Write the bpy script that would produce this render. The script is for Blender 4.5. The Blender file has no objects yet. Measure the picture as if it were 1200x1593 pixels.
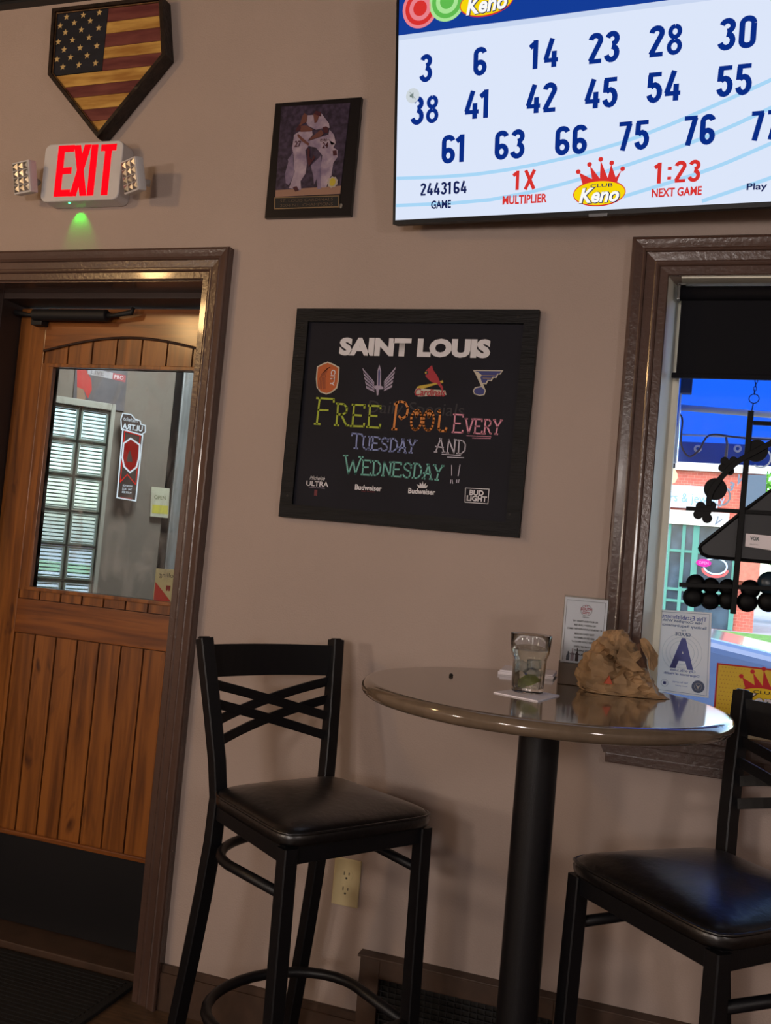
import bpy, bmesh, math, random
from mathutils import Vector, Matrix, noise
R = random.Random(7)
S = bpy.context.scene
C = S.collection
PI = math.pi

# ---------------------------------------------------------------- camera
FPX, YAW, PITCH, ROLL, DIST, EYE = 1462.1562, .3174, .0458, .089, 2.3568, 1.2891
_cy, _sy, _cp, _sp = math.cos(YAW), math.sin(YAW), math.cos(PITCH), math.sin(PITCH)
FW = Vector((-_sy*_cp, _cy*_cp, _sp))
_r = Vector((_cy, _sy, 0)); _u = _r.cross(FW)
RT = math.cos(ROLL)*_r + math.sin(ROLL)*_u
UP = -math.sin(ROLL)*_r + math.cos(ROLL)*_u
EYEP = Vector((0, -DIST, EYE))
cam_d = bpy.data.cameras.new('camera'); cam = bpy.data.objects.new('camera', cam_d); C.objects.link(cam)
cam_d.sensor_fit = 'VERTICAL'; cam_d.sensor_height = 24; cam_d.lens = FPX/1593*24
cam_d.clip_start = .05; cam_d.clip_end = 500
m = Matrix((RT, UP, -FW)).transposed().to_4x4(); m.translation = EYEP
cam.matrix_world = m
S.camera = cam

def ray(px, py): return (px-600)*RT - (py-796.5)*UP + FPX*FW
def hit(px, py, n, d):
    v = ray(px, py); n = Vector(n); t = (d - EYEP.dot(n))/v.dot(n); return EYEP + t*v
def atY(px, py, Y=0.0): return hit(px, py, (0, 1, 0), Y)
def atZ(px, py, Z=0.0): return hit(px, py, (0, 0, 1), Z)
def proj(P):
    d = Vector(P)-EYEP; z = d.dot(FW); return (600+FPX*d.dot(RT)/z, 796.5-FPX*d.dot(UP)/z)

# ---------------------------------------------------------------- world, sun, lamps, exposure
S.view_settings.view_transform = 'Standard'; S.view_settings.look = 'None'
S.view_settings.gamma = 1; S.view_settings.use_curve_mapping = False
S.view_settings.exposure = 0.0
W = bpy.data.worlds.new('world'); S.world = W; W.use_nodes = True
_n = W.node_tree.nodes; _n.clear()
_o = _n.new('ShaderNodeOutputWorld'); _b = _n.new('ShaderNodeBackground'); _s = _n.new('ShaderNodeTexSky')
_s.sky_type = 'NISHITA'; _s.sun_disc = False; _s.sun_elevation = math.radians(55); _s.sun_rotation = math.radians(200)
_s.air_density = 1.0; _s.dust_density = 2.0
_b.inputs[1].default_value = .88
W.node_tree.links.new(_s.outputs[0], _b.inputs[0]); W.node_tree.links.new(_b.outputs[0], _o.inputs[0])

def lin(c): c /= 255.0; return c/12.92 if c <= .04045 else ((c+.055)/1.055)**2.4
def rgb(*c): return (lin(c[0]), lin(c[1]), lin(c[2]), 1.0)

def lamp(name, kind, loc, energy, col, size=.1, target=None, spot=None, sy=None):
    d = bpy.data.lights.new(name, kind); o = bpy.data.objects.new(name, d); C.objects.link(o)
    d.energy = energy; d.color = rgb(*col)[:3]; o.location = loc
    if kind == 'AREA':
        d.size = size
        if sy: d.shape = 'RECTANGLE'; d.size_y = sy
    elif kind in ('POINT', 'SPOT'): d.shadow_soft_size = size
    elif kind == 'SUN': d.angle = size
    if kind == 'SPOT': d.spot_size = spot; d.spot_blend = .6
    if target is not None:
        o.rotation_euler = (Vector(target)-Vector(loc)).to_track_quat('-Z', 'Y').to_euler()
    return o
lamp('sun', 'SUN', (0, 0, 20), 3.3, (255, 246, 228), math.radians(.6), target=(-5.0, 3.2, 20-9.5))
# warm left front lamp casts the wall shadows; the rest are added fill lamps
lamp('key_fill_lamp', 'POINT', (-2.85, -2.05, 2.5), 36, (255, 204, 138), .08)
lamp('key_fill_lamp', 'POINT', (-2.9, -3.6, 1.55), 68, (255, 236, 216), .15)
lamp('key_fill_lamp', 'POINT', (-.9, -3.6, 1.7), 52, (255, 238, 224), .12)
lamp('key_fill_lamp', 'POINT', (1.8, -3.0, 1.9), 42, (250, 238, 230), .15)
lamp('key_fill_lamp', 'POINT', (-.4, -4.9, 1.5), 84, (245, 238, 235), .20)
lamp('entry_fill', 'AREA', (-1.9, .75, 2.45), 24, (230, 235, 235), .4, target=(-2.3, .9, 0))  # unseen area light added to brighten the lobby

# ---------------------------------------------------------------- materials
def mat(name, col, rough=.5, metal=0, spec=.5, noise_amt=0, noise_scale=8, col2=None, bump=0, bump_scale=60,
        stretch=None, emit=None, estr=0, coat=0, trans=0, ior=1.45, alpha=1, rnd=0):
    m = bpy.data.materials.new(name); m.use_nodes = True
    nt = m.node_tree; b = nt.nodes['Principled BSDF']
    b.inputs['Base Color'].default_value = rgb(*col); b.inputs['Roughness'].default_value = rough
    b.inputs['Metallic'].default_value = metal; b.inputs['Specular IOR Level'].default_value = spec
    b.inputs['IOR'].default_value = ior
    b.inputs['Coat Weight'].default_value = coat; b.inputs['Coat Roughness'].default_value = .30 if name == 'black_vinyl' else .08
    b.inputs['Transmission Weight'].default_value = trans
    if emit: b.inputs['Emission Color'].default_value = rgb(*emit); b.inputs['Emission Strength'].default_value = estr
    if noise_amt or bump or col2:
        tc = nt.nodes.new('ShaderNodeTexCoord'); mp = nt.nodes.new('ShaderNodeMapping')
        nt.links.new(tc.outputs['Object'], mp.inputs[0])
        if stretch: mp.inputs['Scale'].default_value = stretch
        if rnd:
            oi = nt.nodes.new('ShaderNodeObjectInfo'); vm = nt.nodes.new('ShaderNodeVectorMath'); vm.operation = 'SCALE'
            vm.inputs[0].default_value = (rnd*7, rnd*3, rnd*11); nt.links.new(oi.outputs['Random'], vm.inputs['Scale'])
            nt.links.new(vm.outputs[0], mp.inputs['Location'])
        if noise_amt or col2:
            nz = nt.nodes.new('ShaderNodeTexNoise'); nz.inputs['Scale'].default_value = noise_scale; nz.inputs['Detail'].default_value = 6
            nt.links.new(mp.outputs[0], nz.inputs[0])
            rp = nt.nodes.new('ShaderNodeValToRGB')
            c1 = col; c2 = col2 or tuple(x*(1-noise_amt) for x in col)
            rp.color_ramp.elements[0].color = rgb(*c2); rp.color_ramp.elements[1].color = rgb(*c1)
            rp.color_ramp.elements[0].position = .35; rp.color_ramp.elements[1].position = .65
            nt.links.new(nz.outputs[0], rp.inputs[0]); nt.links.new(rp.outputs[0], b.inputs['Base Color'])
        if bump:
            n2 = nt.nodes.new('ShaderNodeTexNoise'); n2.inputs['Scale'].default_value = bump_scale; n2.inputs['Detail'].default_value = 4
            nt.links.new(mp.outputs[0], n2.inputs[0])
            bp = nt.nodes.new('ShaderNodeBump'); bp.inputs['Strength'].default_value = bump; bp.inputs['Distance'].default_value = .004
            nt.links.new(n2.outputs[0], bp.inputs['Height']); nt.links.new(bp.outputs[0], b.inputs['Normal'])
    return m

def emis(name, col, s=1.0):
    m = bpy.data.materials.new(name); m.use_nodes = True; nt = m.node_tree; nt.nodes.clear()
    o = nt.nodes.new('ShaderNodeOutputMaterial'); e = nt.nodes.new('ShaderNodeEmission')
    e.inputs[0].default_value = rgb(*col); e.inputs[1].default_value = s; nt.links.new(e.outputs[0], o.inputs[0]); return m

def sheet_glass(name, tint=(245, 248, 248), refl=.9, smudge=0):
    m = bpy.data.materials.new(name); m.use_nodes = True; nt = m.node_tree; nt.nodes.clear()
    o = nt.nodes.new('ShaderNodeOutputMaterial'); t = nt.nodes.new('ShaderNodeBsdfTransparent'); g = nt.nodes.new('ShaderNodeBsdfGlossy')
    g.inputs['Roughness'].default_value = .03; t.inputs[0].default_value = rgb(*tint)
    fr = nt.nodes.new('ShaderNodeFresnel'); fr.inputs[0].default_value = 1.35; mx = nt.nodes.new('ShaderNodeMixShader')
    nt.links.new(fr.outputs[0], mx.inputs[0]); nt.links.new(t.outputs[0], mx.inputs[1]); nt.links.new(g.outputs[0], mx.inputs[2])
    last = mx
    if smudge:
        tc = nt.nodes.new('ShaderNodeTexCoord'); mp = nt.nodes.new('ShaderNodeMapping'); mp.inputs['Scale'].default_value = (3, 1, 1.3)
        mp.inputs['Rotation'].default_value = (0, .5, 0)
        nz = nt.nodes.new('ShaderNodeTexNoise'); nz.inputs['Scale'].default_value = 5; nz.inputs['Detail'].default_value = 8; nz.inputs['Distortion'].default_value = 1.2
        rp = nt.nodes.new('ShaderNodeValToRGB'); rp.color_ramp.elements[0].position = .48; rp.color_ramp.elements[1].position = .8
        rp.color_ramp.elements[1].color = (smudge, smudge, smudge, 1)
        d = nt.nodes.new('ShaderNodeBsdfDiffuse'); d.inputs[0].default_value = rgb(200, 200, 200); m2 = nt.nodes.new('ShaderNodeMixShader')
        nt.links.new(tc.outputs['Object'], mp.inputs[0]); nt.links.new(mp.outputs[0], nz.inputs[0]); nt.links.new(nz.outputs[0], rp.inputs[0])
        nt.links.new(rp.outputs[0], m2.inputs[0]); nt.links.new(mx.outputs[0], m2.inputs[1]); nt.links.new(d.outputs[0], m2.inputs[2]); last = m2
    nt.links.new(last.outputs[0], o.inputs[0]); return m

def translucent(name, col, k=.6):
    m = bpy.data.materials.new(name); m.use_nodes = True; nt = m.node_tree; nt.nodes.clear()
    o = nt.nodes.new('ShaderNodeOutputMaterial'); t = nt.nodes.new('ShaderNodeBsdfTranslucent'); d = nt.nodes.new('ShaderNodeBsdfDiffuse')
    t.inputs[0].default_value = rgb(*col); d.inputs[0].default_value = rgb(*col); mx = nt.nodes.new('ShaderNodeMixShader'); mx.inputs[0].default_value = k
    nt.links.new(d.outputs[0], mx.inputs[1]); nt.links.new(t.outputs[0], mx.inputs[2]); nt.links.new(mx.outputs[0], o.inputs[0]); return m

def wood(name, light, dark, knot, axis='z', scale=1.0, rough=.35, coat=.3):
    m = bpy.data.materials.new(name); m.use_nodes = True; nt = m.node_tree; b = nt.nodes['Principled BSDF']
    b.inputs['Roughness'].default_value = rough; b.inputs['Coat Weight'].default_value = coat; b.inputs['Coat Roughness'].default_value = .15
    tc = nt.nodes.new('ShaderNodeTexCoord'); mp = nt.nodes.new('ShaderNodeMapping'); oi = nt.nodes.new('ShaderNodeObjectInfo')
    vm = nt.nodes.new('ShaderNodeVectorMath'); vm.operation = 'SCALE'; vm.inputs[0].default_value = (3.1, 5.7, 9.3)
    nt.links.new(oi.outputs['Random'], vm.inputs['Scale'])
    ad = nt.nodes.new('ShaderNodeVectorMath'); nt.links.new(tc.outputs['Object'], ad.inputs[0]); nt.links.new(vm.outputs[0], ad.inputs[1])
    nt.links.new(ad.outputs[0], mp.inputs[0])
    mp.inputs['Scale'].default_value = {'z': (26*scale, 26*scale, 1.6*scale), 'x': (1.6*scale, 26*scale, 26*scale)}[axis]
    nz = nt.nodes.new('ShaderNodeTexNoise'); nz.inputs['Scale'].default_value = 1.6; nz.inputs['Detail'].default_value = 8; nz.inputs['Distortion'].default_value = .6
    nt.links.new(mp.outputs[0], nz.inputs[0])
    rp = nt.nodes.new('ShaderNodeValToRGB'); e = rp.color_ramp.elements
    e[0].position = .32; e[0].color = rgb(*dark); e[1].position = .62; e[1].color = rgb(*light)
    nt.links.new(nz.outputs[0], rp.inputs[0])
    m2 = nt.nodes.new('ShaderNodeMapping'); m2.inputs['Scale'].default_value = {'z': (1, 1, .45), 'x': (.45, 1, 1)}[axis]
    nt.links.new(ad.outputs[0], m2.inputs[0])
    kn = nt.nodes.new('ShaderNodeTexNoise'); kn.inputs['Scale'].default_value = 13; kn.inputs['Detail'].default_value = 3; kn.inputs['Distortion'].default_value = .8
    nt.links.new(m2.outputs[0], kn.inputs[0])
    kr = nt.nodes.new('ShaderNodeValToRGB'); kr.color_ramp.elements[0].position = .64; kr.color_ramp.elements[1].position = .74
    kr.color_ramp.elements[1].color = (.85, .85, .85, 1)
    nt.links.new(kn.outputs[0], kr.inputs[0])
    mx = nt.nodes.new('ShaderNodeMix'); mx.data_type = 'RGBA'; mx.inputs['B'].default_value = rgb(*knot)
    nt.links.new(kr.outputs[0], mx.inputs['Factor']); nt.links.new(rp.outputs[0], mx.inputs['A'])
    nt.links.new(mx.outputs['Result'], b.inputs['Base Color'])
    bp = nt.nodes.new('ShaderNodeBump'); bp.inputs['Strength'].default_value = .25; bp.inputs['Distance'].default_value = .002
    nt.links.new(nz.outputs[0], bp.inputs['Height']); nt.links.new(bp.outputs[0], b.inputs['Normal'])
    return m

M = {}
M['wall'] = mat('wall_paint', (178, 160, 151), .62, noise_amt=.05, noise_scale=1.4, bump=.25, bump_scale=220)
M['ceil'] = mat('ceiling_paint', (46, 42, 42), .8)
M['trimc'] = mat('dark_crown', (32, 33, 37), .5)
M['casing'] = mat('brown_gloss_trim', (86, 65, 57), .26, spec=.7, coat=.3, bump=.25, bump_scale=90, noise_amt=.1, noise_scale=5)
M['floor'] = mat('floor_vinyl', (98, 74, 54), .45, noise_amt=.35, noise_scale=14, stretch=(1, 6, 1))
M['mat'] = mat('rubber_mat', (28, 26, 26), .85, noise_amt=.3, noise_scale=90, bump=.6, bump_scale=300)
M['black'] = mat('black_metal', (13, 13, 17), .42, spec=.45, bump=.12, bump_scale=500)
M['blackflat'] = mat('black_satin', (22, 22, 25), .6)
M['sil'] = mat('black_iron', (6, 6, 8), .5, spec=.2)
M['vinyl'] = mat('black_vinyl', (10, 9, 11), .34, spec=.6, coat=.8, bump=.5, bump_scale=55)
M['table'] = mat('laminate_taupe', (112, 96, 80), .10, coat=.6, noise_amt=.08, noise_scale=40)
M['white'] = mat('white_paint', (238, 238, 224), .5, noise_amt=.06, noise_scale=6)
M['paper'] = mat('white_paper', (244, 238, 246), .7)
M['pine_v'] = wood('stained_pine_vertical', (150, 90, 36), (98, 54, 20), (60, 26, 10), 'z')
M['pine_h'] = wood('stained_pine_horizontal', (148, 86, 34), (96, 50, 20), (58, 26, 10), 'x')
M['groove'] = mat('dark_stained_recess', (44, 20, 8), .5)
M['kick'] = mat('black_kick_plate', (18, 18, 22), .45)
M['heat'] = mat('brown_cover', (78, 58, 46), .5, noise_amt=.15, noise_scale=20)
M['almond'] = mat('almond_plastic', (204, 190, 150), .4)
M['dark'] = mat('dark_slot', (26, 22, 18), .6)
M['glass_w'] = sheet_glass('window_glass')
M['glass_d'] = sheet_glass('door_glass', (238, 240, 238), smudge=.28)
M['plastic'] = mat('white_plastic', (206, 204, 206), .4)
M['silver'] = mat('reflector_silver', (188, 184, 180), .32, metal=.7, noise_amt=.3, noise_scale=90)
M['exitred'] = emis('exit_red', (255, 8, 24), 1.15)
M['ledgreen'] = emis('led_green', (60, 255, 130), 6)

# ---------------------------------------------------------------- geometry helpers
class MB:
    def __init__(s): s.bm = bmesh.new()
    def box(s, x0, x1, y0, y1, z0, z1, bev=0, mx=None):
        v = [s.bm.verts.new(Vector((x, y, z))) for x in (x0, x1) for y in (y0, y1) for z in (z0, z1)]
        fs = [s.bm.faces.new([v[i] for i in q]) for q in ((0, 1, 3, 2), (4, 6, 7, 5), (0, 4, 5, 1), (2, 3, 7, 6), (0, 2, 6, 4), (1, 5, 7, 3))]
        if bev:
            es = list({e for f in fs for e in f.edges})
            r = bmesh.ops.bevel(s.bm, geom=es, offset=bev, segments=2, affect='EDGES', profile=.7)
            if mx:
                bmesh.ops.transform(s.bm, matrix=mx, verts=list({w for f in r['faces'] for w in f.verts}))
        elif mx:
            for w in v: w.co = mx @ w.co
        return s
    def prism(s, pts, y0, y1):
        """pts in (x,z), extruded y0..y1"""
        a = [s.bm.verts.new((p[0], y0, p[1])) for p in pts]; b = [s.bm.verts.new((p[0], y1, p[1])) for p in pts]
        n = len(pts)
        s.bm.faces.new(a); s.bm.faces.new(b[::-1])
        for i in range(n): s.bm.faces.new((a[i], b[i], b[(i+1) % n], a[(i+1) % n]))
        return s
    def flat(s, pts, y):
        s.bm.faces.new([s.bm.verts.new((p[0], y, p[1])) for p in pts]); return s
    def tube(s, pts, r, seg=10, close=False, cap=True):
        pts = [Vector(p) for p in pts]; n = len(pts); rings = []
        rr = r if isinstance(r, (list, tuple)) else [r]*n
        prev = None
        for i, p in enumerate(pts):
            if close: t = pts[(i+1) % n]-pts[i-1]
            else: t = (pts[min(i+1, n-1)]-pts[max(i-1, 0)])
            t.normalize()
            if prev is None:
                a = t.orthogonal().normalized()
            else:
                a = prev - t*prev.dot(t); a.normalize()
            prev = a; b = t.cross(a)
            rings.append([s.bm.verts.new(p + rr[i]*(math.cos(2*PI*k/seg)*a + math.sin(2*PI*k/seg)*b)) for k in range(seg)])
        for i in range(n if close else n-1):
            A, B = rings[i], rings[(i+1) % n]
            for k in range(seg): s.bm.faces.new((A[k], A[(k+1) % seg], B[(k+1) % seg], B[k]))
        if cap and not close: s.bm.faces.new(rings[0][::-1]); s.bm.faces.new(rings[-1])
        return s
    def bar(s, pts, w, t, nrm):
        """rectangular bar swept along pts; w along side (perp. to nrm), t along nrm"""
        pts = [Vector(p) for p in pts]; n = len(pts); rings = []
        for i, p in enumerate(pts):
            d = (pts[min(i+1, n-1)]-pts[max(i-1, 0)]).normalized()
            N = Vector(nrm); N = (N - d*N.dot(d)).normalized(); B = d.cross(N)
            ww = w[i] if isinstance(w, (list, tuple)) else w
            c = min(ww, t)*.08
            rings.append([s.bm.verts.new(p + B*x + N*y) for x, y in (
                (-ww/2+c, -t/2), (ww/2-c, -t/2), (ww/2, -t/2+c), (ww/2, t/2-c), (ww/2-c, t/2), (-ww/2+c, t/2), (-ww/2, t/2-c), (-ww/2, -t/2+c))])
        for A, B2 in zip(rings, rings[1:]):
            for k in range(8): s.bm.faces.new((A[k], A[(k+1) % 8], B2[(k+1) % 8], B2[k]))
        s.bm.faces.new(rings[0][::-1]); s.bm.faces.new(rings[-1]); return s
    def lathe(s, prof, seg=48, ctr=(0, 0, 0), facet=None):
        rings = []
        for r, z in prof:
            if r < 1e-6: rings.append([s.bm.verts.new((ctr[0], ctr[1], ctr[2]+z))])
            else:
                ring = []
                for k in range(seg):
                    a = 2*PI*k/seg; rr = r
                    if facet and facet[1] <= z <= facet[2]:
                        h = PI/facet[0]; rr = r*math.cos(h)/math.cos((a % (2*h))-h)*1.02
                    ring.append(s.bm.verts.new((ctr[0]+rr*math.cos(a), ctr[1]+rr*math.sin(a), ctr[2]+z)))
                rings.append(ring)
        for A, B in zip(rings, rings[1:]):
            if len(A) == 1 and len(B) == 1: continue
            if len(A) == 1:
                for k in range(seg): s.bm.faces.new((A[0], B[(k+1) % seg], B[k]))
            elif len(B) == 1:
                for k in range(seg): s.bm.faces.new((A[k], A[(k+1) % seg], B[0]))
            else:
                for k in range(seg): s.bm.faces.new((A[k], A[(k+1) % seg], B[(k+1) % seg], B[k]))
        return s
    def disc(s, cx, cz, rx, rz, y, n=28, a0=0):
        return s.flat([(cx+rx*math.cos(2*PI*k/n+a0), cz+rz*math.sin(2*PI*k/n+a0)) for k in range(n)], y)
    def discp(s, cx, cz, rx, rz, y0, y1, n=28):
        return s.prism([(cx+rx*math.cos(2*PI*k/n), cz+rz*math.sin(2*PI*k/n)) for k in range(n)], y0, y1)
    def ribbon(s, pts, w, y):
        for (a, b) in zip(pts, pts[1:]):
            d = Vector((b[0]-a[0], b[1]-a[1])); L = d.length or 1e-6; d /= L; n = Vector((-d.y, d.x))*w/2; e = d*w*.35
            s.flat([(a[0]-e.x+n.x, a[1]-e.y+n.y), (b[0]+e.x+n.x, b[1]+e.y+n.y), (b[0]+e.x-n.x, b[1]+e.y-n.y), (a[0]-e.x-n.x, a[1]-e.y-n.y)], y)
        return s
    def strip(s, pts, w, y):
        """smooth ribbon of constant width"""
        L = []; n = len(pts)
        for i, p in enumerate(pts):
            a = pts[max(i-1, 0)]; b = pts[min(i+1, n-1)]; d = Vector((b[0]-a[0], b[1]-a[1])).normalized(); nn = Vector((-d.y, d.x))*w/2
            L.append((s.bm.verts.new((p[0]+nn.x, y, p[1]+nn.y)), s.bm.verts.new((p[0]-nn.x, y, p[1]-nn.y))))
        for A, B in zip(L, L[1:]): s.bm.faces.new((A[0], A[1], B[1], B[0]))
        return s
    def build(s, name, m, parent=None, smooth=False, label=None, kind=None, fix=True, loc=None):
        me = bpy.data.meshes.new(name)
        if fix: bmesh.ops.recalc_face_normals(s.bm, faces=s.bm.faces)
        s.bm.to_mesh(me); s.bm.free()
        o = bpy.data.objects.new(name, me); C.objects.link(o)
        me.materials.append(M[m] if isinstance(m, str) else m)
        if smooth:
            for p in me.polygons: p.use_smooth = True
            if smooth == 'auto':
                me.set_sharp_from_angle(angle=math.radians(38))
        if parent: o.parent = parent
        if label: o['label'] = label
        if kind: o['kind'] = kind
        if loc: o.location = loc
        return o

def thing(name, label, cat, loc=(0, 0, 0), rz=0, group=None, rot=None):
    o = bpy.data.objects.new(name, None); C.objects.link(o); o.location = loc; o.empty_display_size = .05
    if rot is not None: o.rotation_euler = rot
    else: o.rotation_euler = (0, 0, rz)
    o['label'] = label; o['category'] = cat
    if group: o['group'] = group
    return o
def tag(o, label, cat, group=None, kind=None):
    if label: o['label'] = label
    if cat: o['category'] = cat
    if group: o['group'] = group
    if kind: o['kind'] = kind
    return o
def struct(mb, name, m, label=None, **k):
    o = mb.build(name, m, **k); o['kind'] = 'structure'
    if label: o['label'] = label
    return o
def wmat(o):
    return Matrix.LocRotScale(o.location, o.rotation_euler, None)

class Face:
    """a flat face of a thing: local plane y = yl ; converts photo readings to local (x, z)"""
    def __init__(s, root, yl):
        s.root = root; s.M = wmat(root); s.I = s.M.inverted(); s.yl = yl
    def p(s, px, py):
        o = s.I @ EYEP; d = s.I.to_3x3() @ ray(px, py); t = (s.yl-o.y)/d.y; q = o+d*t; return (q.x, q.z)
    def pp(s, L): return [s.p(*q) for q in L]
    def scale(s, px, py):
        x, z = s.p(px, py); a = proj(s.M @ Vector((x-.01, s.yl, z))); b = proj(s.M @ Vector((x+.01, s.yl, z)))
        c = proj(s.M @ Vector((x, s.yl, z-.01))); d = proj(s.M @ Vector((x, s.yl, z+.01)))
        return math.dist(a, b)/.02, math.dist(c, d)/.02
_font_cache = {}
def text_bm(s, bold=0, shear=0):
    cu = bpy.data.curves.new('t', 'FONT'); cu.body = s; cu.offset = bold; cu.shear = shear; cu.resolution_u = 3
    cu.fill_mode = 'FRONT'
    o = bpy.data.objects.new('t', cu); C.objects.link(o)
    dg = bpy.context.evaluated_depsgraph_get(); me = bpy.data.meshes.new_from_object(o.evaluated_get(dg))
    b = bmesh.new(); b.from_mesh(me); bpy.data.objects.remove(o); bpy.data.curves.remove(cu); bpy.data.meshes.remove(me)
    return b
def put_text(root, s, cx, cz, w, h, y, m, name='lettering', bold=0, shear=0, mirror=False, rot=0, label=None):
    mb = MB(); mb.bm.free(); mb.bm = text_bm(s, bold, shear)
    xs = [v.co.x for v in mb.bm.verts]; ys = [v.co.y for v in mb.bm.verts]
    x0, x1, y0, y1 = min(xs), max(xs), min(ys), max(ys)
    for v in mb.bm.verts:
        a = (v.co.x-(x0+x1)/2)/(x1-x0)*w; c = (v.co.y-(y0+y1)/2)/(y1-y0)*h
        if mirror: a = -a
        a, c = a*math.cos(rot)-c*math.sin(rot), a*math.sin(rot)+c*math.cos(rot)
        v.co = (cx+a, y, cz+c)
    return mb.build(name, m, root, label=label, fix=False)
def ftext(F, s, px, py, w, h, m, k=1, **kw):
    x, z = F.p(px, py); sx, sz = F.scale(px, py)
    return put_text(F.root, s, x, z, w/sx, h/sz, F.yl-.0005*k, m, **kw)

# ================================================================ ROOM SHELL
DX0, DX1, DH = -2.20, -1.383, 2.03          # door opening
WX0, WX1, WZ0, WZ1 = -.10, 1.35, .95, 2.03  # window opening
TH = .25
XL, XR, YB, ZC = -4.3, 3.6, -6.0, 2.925
b = MB()
for (x0, x1, z0, z1) in ((XL, DX0, 0, ZC), (DX0, DX1, DH, ZC), (DX1, WX0, 0, ZC), (WX0, WX1, 0, WZ0), (WX0, WX1, WZ1, ZC), (WX1, XR, 0, ZC)):
    b.box(x0, x1, 0, TH, z0, z1)
struct(b, 'wall_back', 'wall', label='taupe painted wall with door, chalkboard and window')
struct(MB().box(XL-.1, XL, YB, TH, 0, ZC), 'wall_left', 'wall')
struct(MB().box(XR, XR+.1, YB, TH, 0, ZC), 'wall_right', 'wall')
struct(MB().box(XL-.1, XR+.1, YB-.1, YB, 0, ZC), 'wall_front', 'wall')
struct(MB().box(XL-.1, XR+.1, YB-.1, TH, ZC, ZC+.15), 'ceiling', 'ceil')
struct(MB().box(XL-.1, XR+.1, YB-.1, .0, -.12, 0), 'floor', 'floor', label='brown vinyl floor')
struct(MB().box(DX0, DX1, 0, TH, -.12, 0), 'floor_doorway', 'floor')
# dark crown at the ceiling line above the flag plaque
b = MB().box(XL, XR, -.03, 0, 2.909, ZC-.0005).box(XL, XR, -.05, -.03, 2.917, ZC-.0005)
struct(b, 'trim_1', 'trimc', label='dark strip along the ceiling line')

def casing(name, x0, x1, z0, z1, prof, m, sides='LTR', label=None):
    """moulding around an opening; prof = (offset outward from the opening edge, height off the wall)"""
    mb = MB()
    def P(side, o, t):
        return t
    path = [('L', x0, z0, -1, 0), ('LT', x0, z1, -1, 1), ('RT', x1, z1, 1, 1), ('R', x1, z0, 1, 0)]
    rings = []
    for (n, x, z, dx, dz) in path:
        rings.append([mb.bm.verts.new((x+dx*o, -t, z+dz*o)) for (o, t) in prof])
    for A, B in zip(rings, rings[1:]):
        for k in range(len(prof)-1): mb.bm.faces.new((A[k], A[k+1], B[k+1], B[k]))
    for A in (rings[0], rings[-1]): mb.bm.faces.new(A)
    return struct(mb, name, m, label=label)
PROF = [(0, 0), (0, .008), (.002, .011), (.020, .012), (.022, .016), (.026, .0185), (.030, .0185), (.033, .017), (.052, .020), (.054, .025), (.058, .0275), (.061, .0265), (.070, .030), (.079, .033), (.084, .032), (.087, .028), (.087, 0)]
casing('trim_2', DX0, DX1, 0, DH, PROF, 'casing', label='stepped brown door casing')
casing('trim_3', WX0, WX1, WZ0, WZ1, [(o*1.045, t) for o, t in PROF], 'casing', label='stepped dark brown window casing')
# window sill and apron
b = MB().box(WX0-.03-.09, WX1+.12, -.055, .10, .922, .9499, .004).box(WX0-.075, WX1+.08, -.034, 0, .893, .922, .002)
b.prism([(WX0-.078, .893), (WX1+.08, .893), (WX1+.068, .868), (WX0-.066, .868)], -.028, 0).box(WX0-.062, WX1+.065, -.024, 0, .845, .868, .002)
struct(b, 'trim_4', 'casing', label='brown window sill and moulded apron')
# baseboard pieces
b = MB().prism([(DX1+.0875, 0), (-.7268, 0), (-.7268, .118), (DX1+.0875, .118)], -.012, 0)
b.prism([(DX1+.0875, .0), (-.7268, .0), (-.7268, .1), (DX1+.0875, .1)], -.018, -.0125)
struct(b, 'baseboard_back', 'heat', label='brown baseboard beside the door')
struct(MB().box(XL, DX0-.09, -.015, 0, 0, .118), 'baseboard_left', 'heat')
# window recess lining (white painted) and window frame
b = MB()
b.prism([(WX0, WZ0), (WX0+.0001, WZ0), (WX0+.0001, WZ1), (WX0, WZ1)], 0, .1)
v = [(WX0, .0), (WX0+.024, .1), (WX0, .1)]
a_ = [b.bm.verts.new((x, y, WZ0)) for x, y in v]; c_ = [b.bm.verts.new((x, y, WZ1)) for x, y in v]
b.bm.faces.new(a_); b.bm.faces.new(c_)
for i in range(3): b.bm.faces.new((a_[i], a_[(i+1) % 3], c_[(i+1) % 3], c_[i]))
struct(b, 'trim_5', 'white', label='white painted left reveal of the window')
struct(MB().box(WX0+.03, WX1, .002, .1, WZ1-.004, WZ1), 'trim_6', 'white', label='white underside of the window head')
wf = struct(MB().box(WX0, WX0+.040, .10, .15, WZ0, WZ1, .003).box(WX1-.05, WX1, .10, .15, WZ0, WZ1, .003).box(WX0+.04, WX1-.05, .10, .15, WZ0, WZ0+.03, .003)
       .box(WX0+.04, WX1-.05, .10, .15, WZ1-.03, WZ1, .003), 'window_1', 'white', label='fixed shop window frame')
MB().box(WX0+.038, WX1-.048, .124, .128, WZ0+.028, WZ1-.028).build('pane', 'glass_w', wf)

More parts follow.
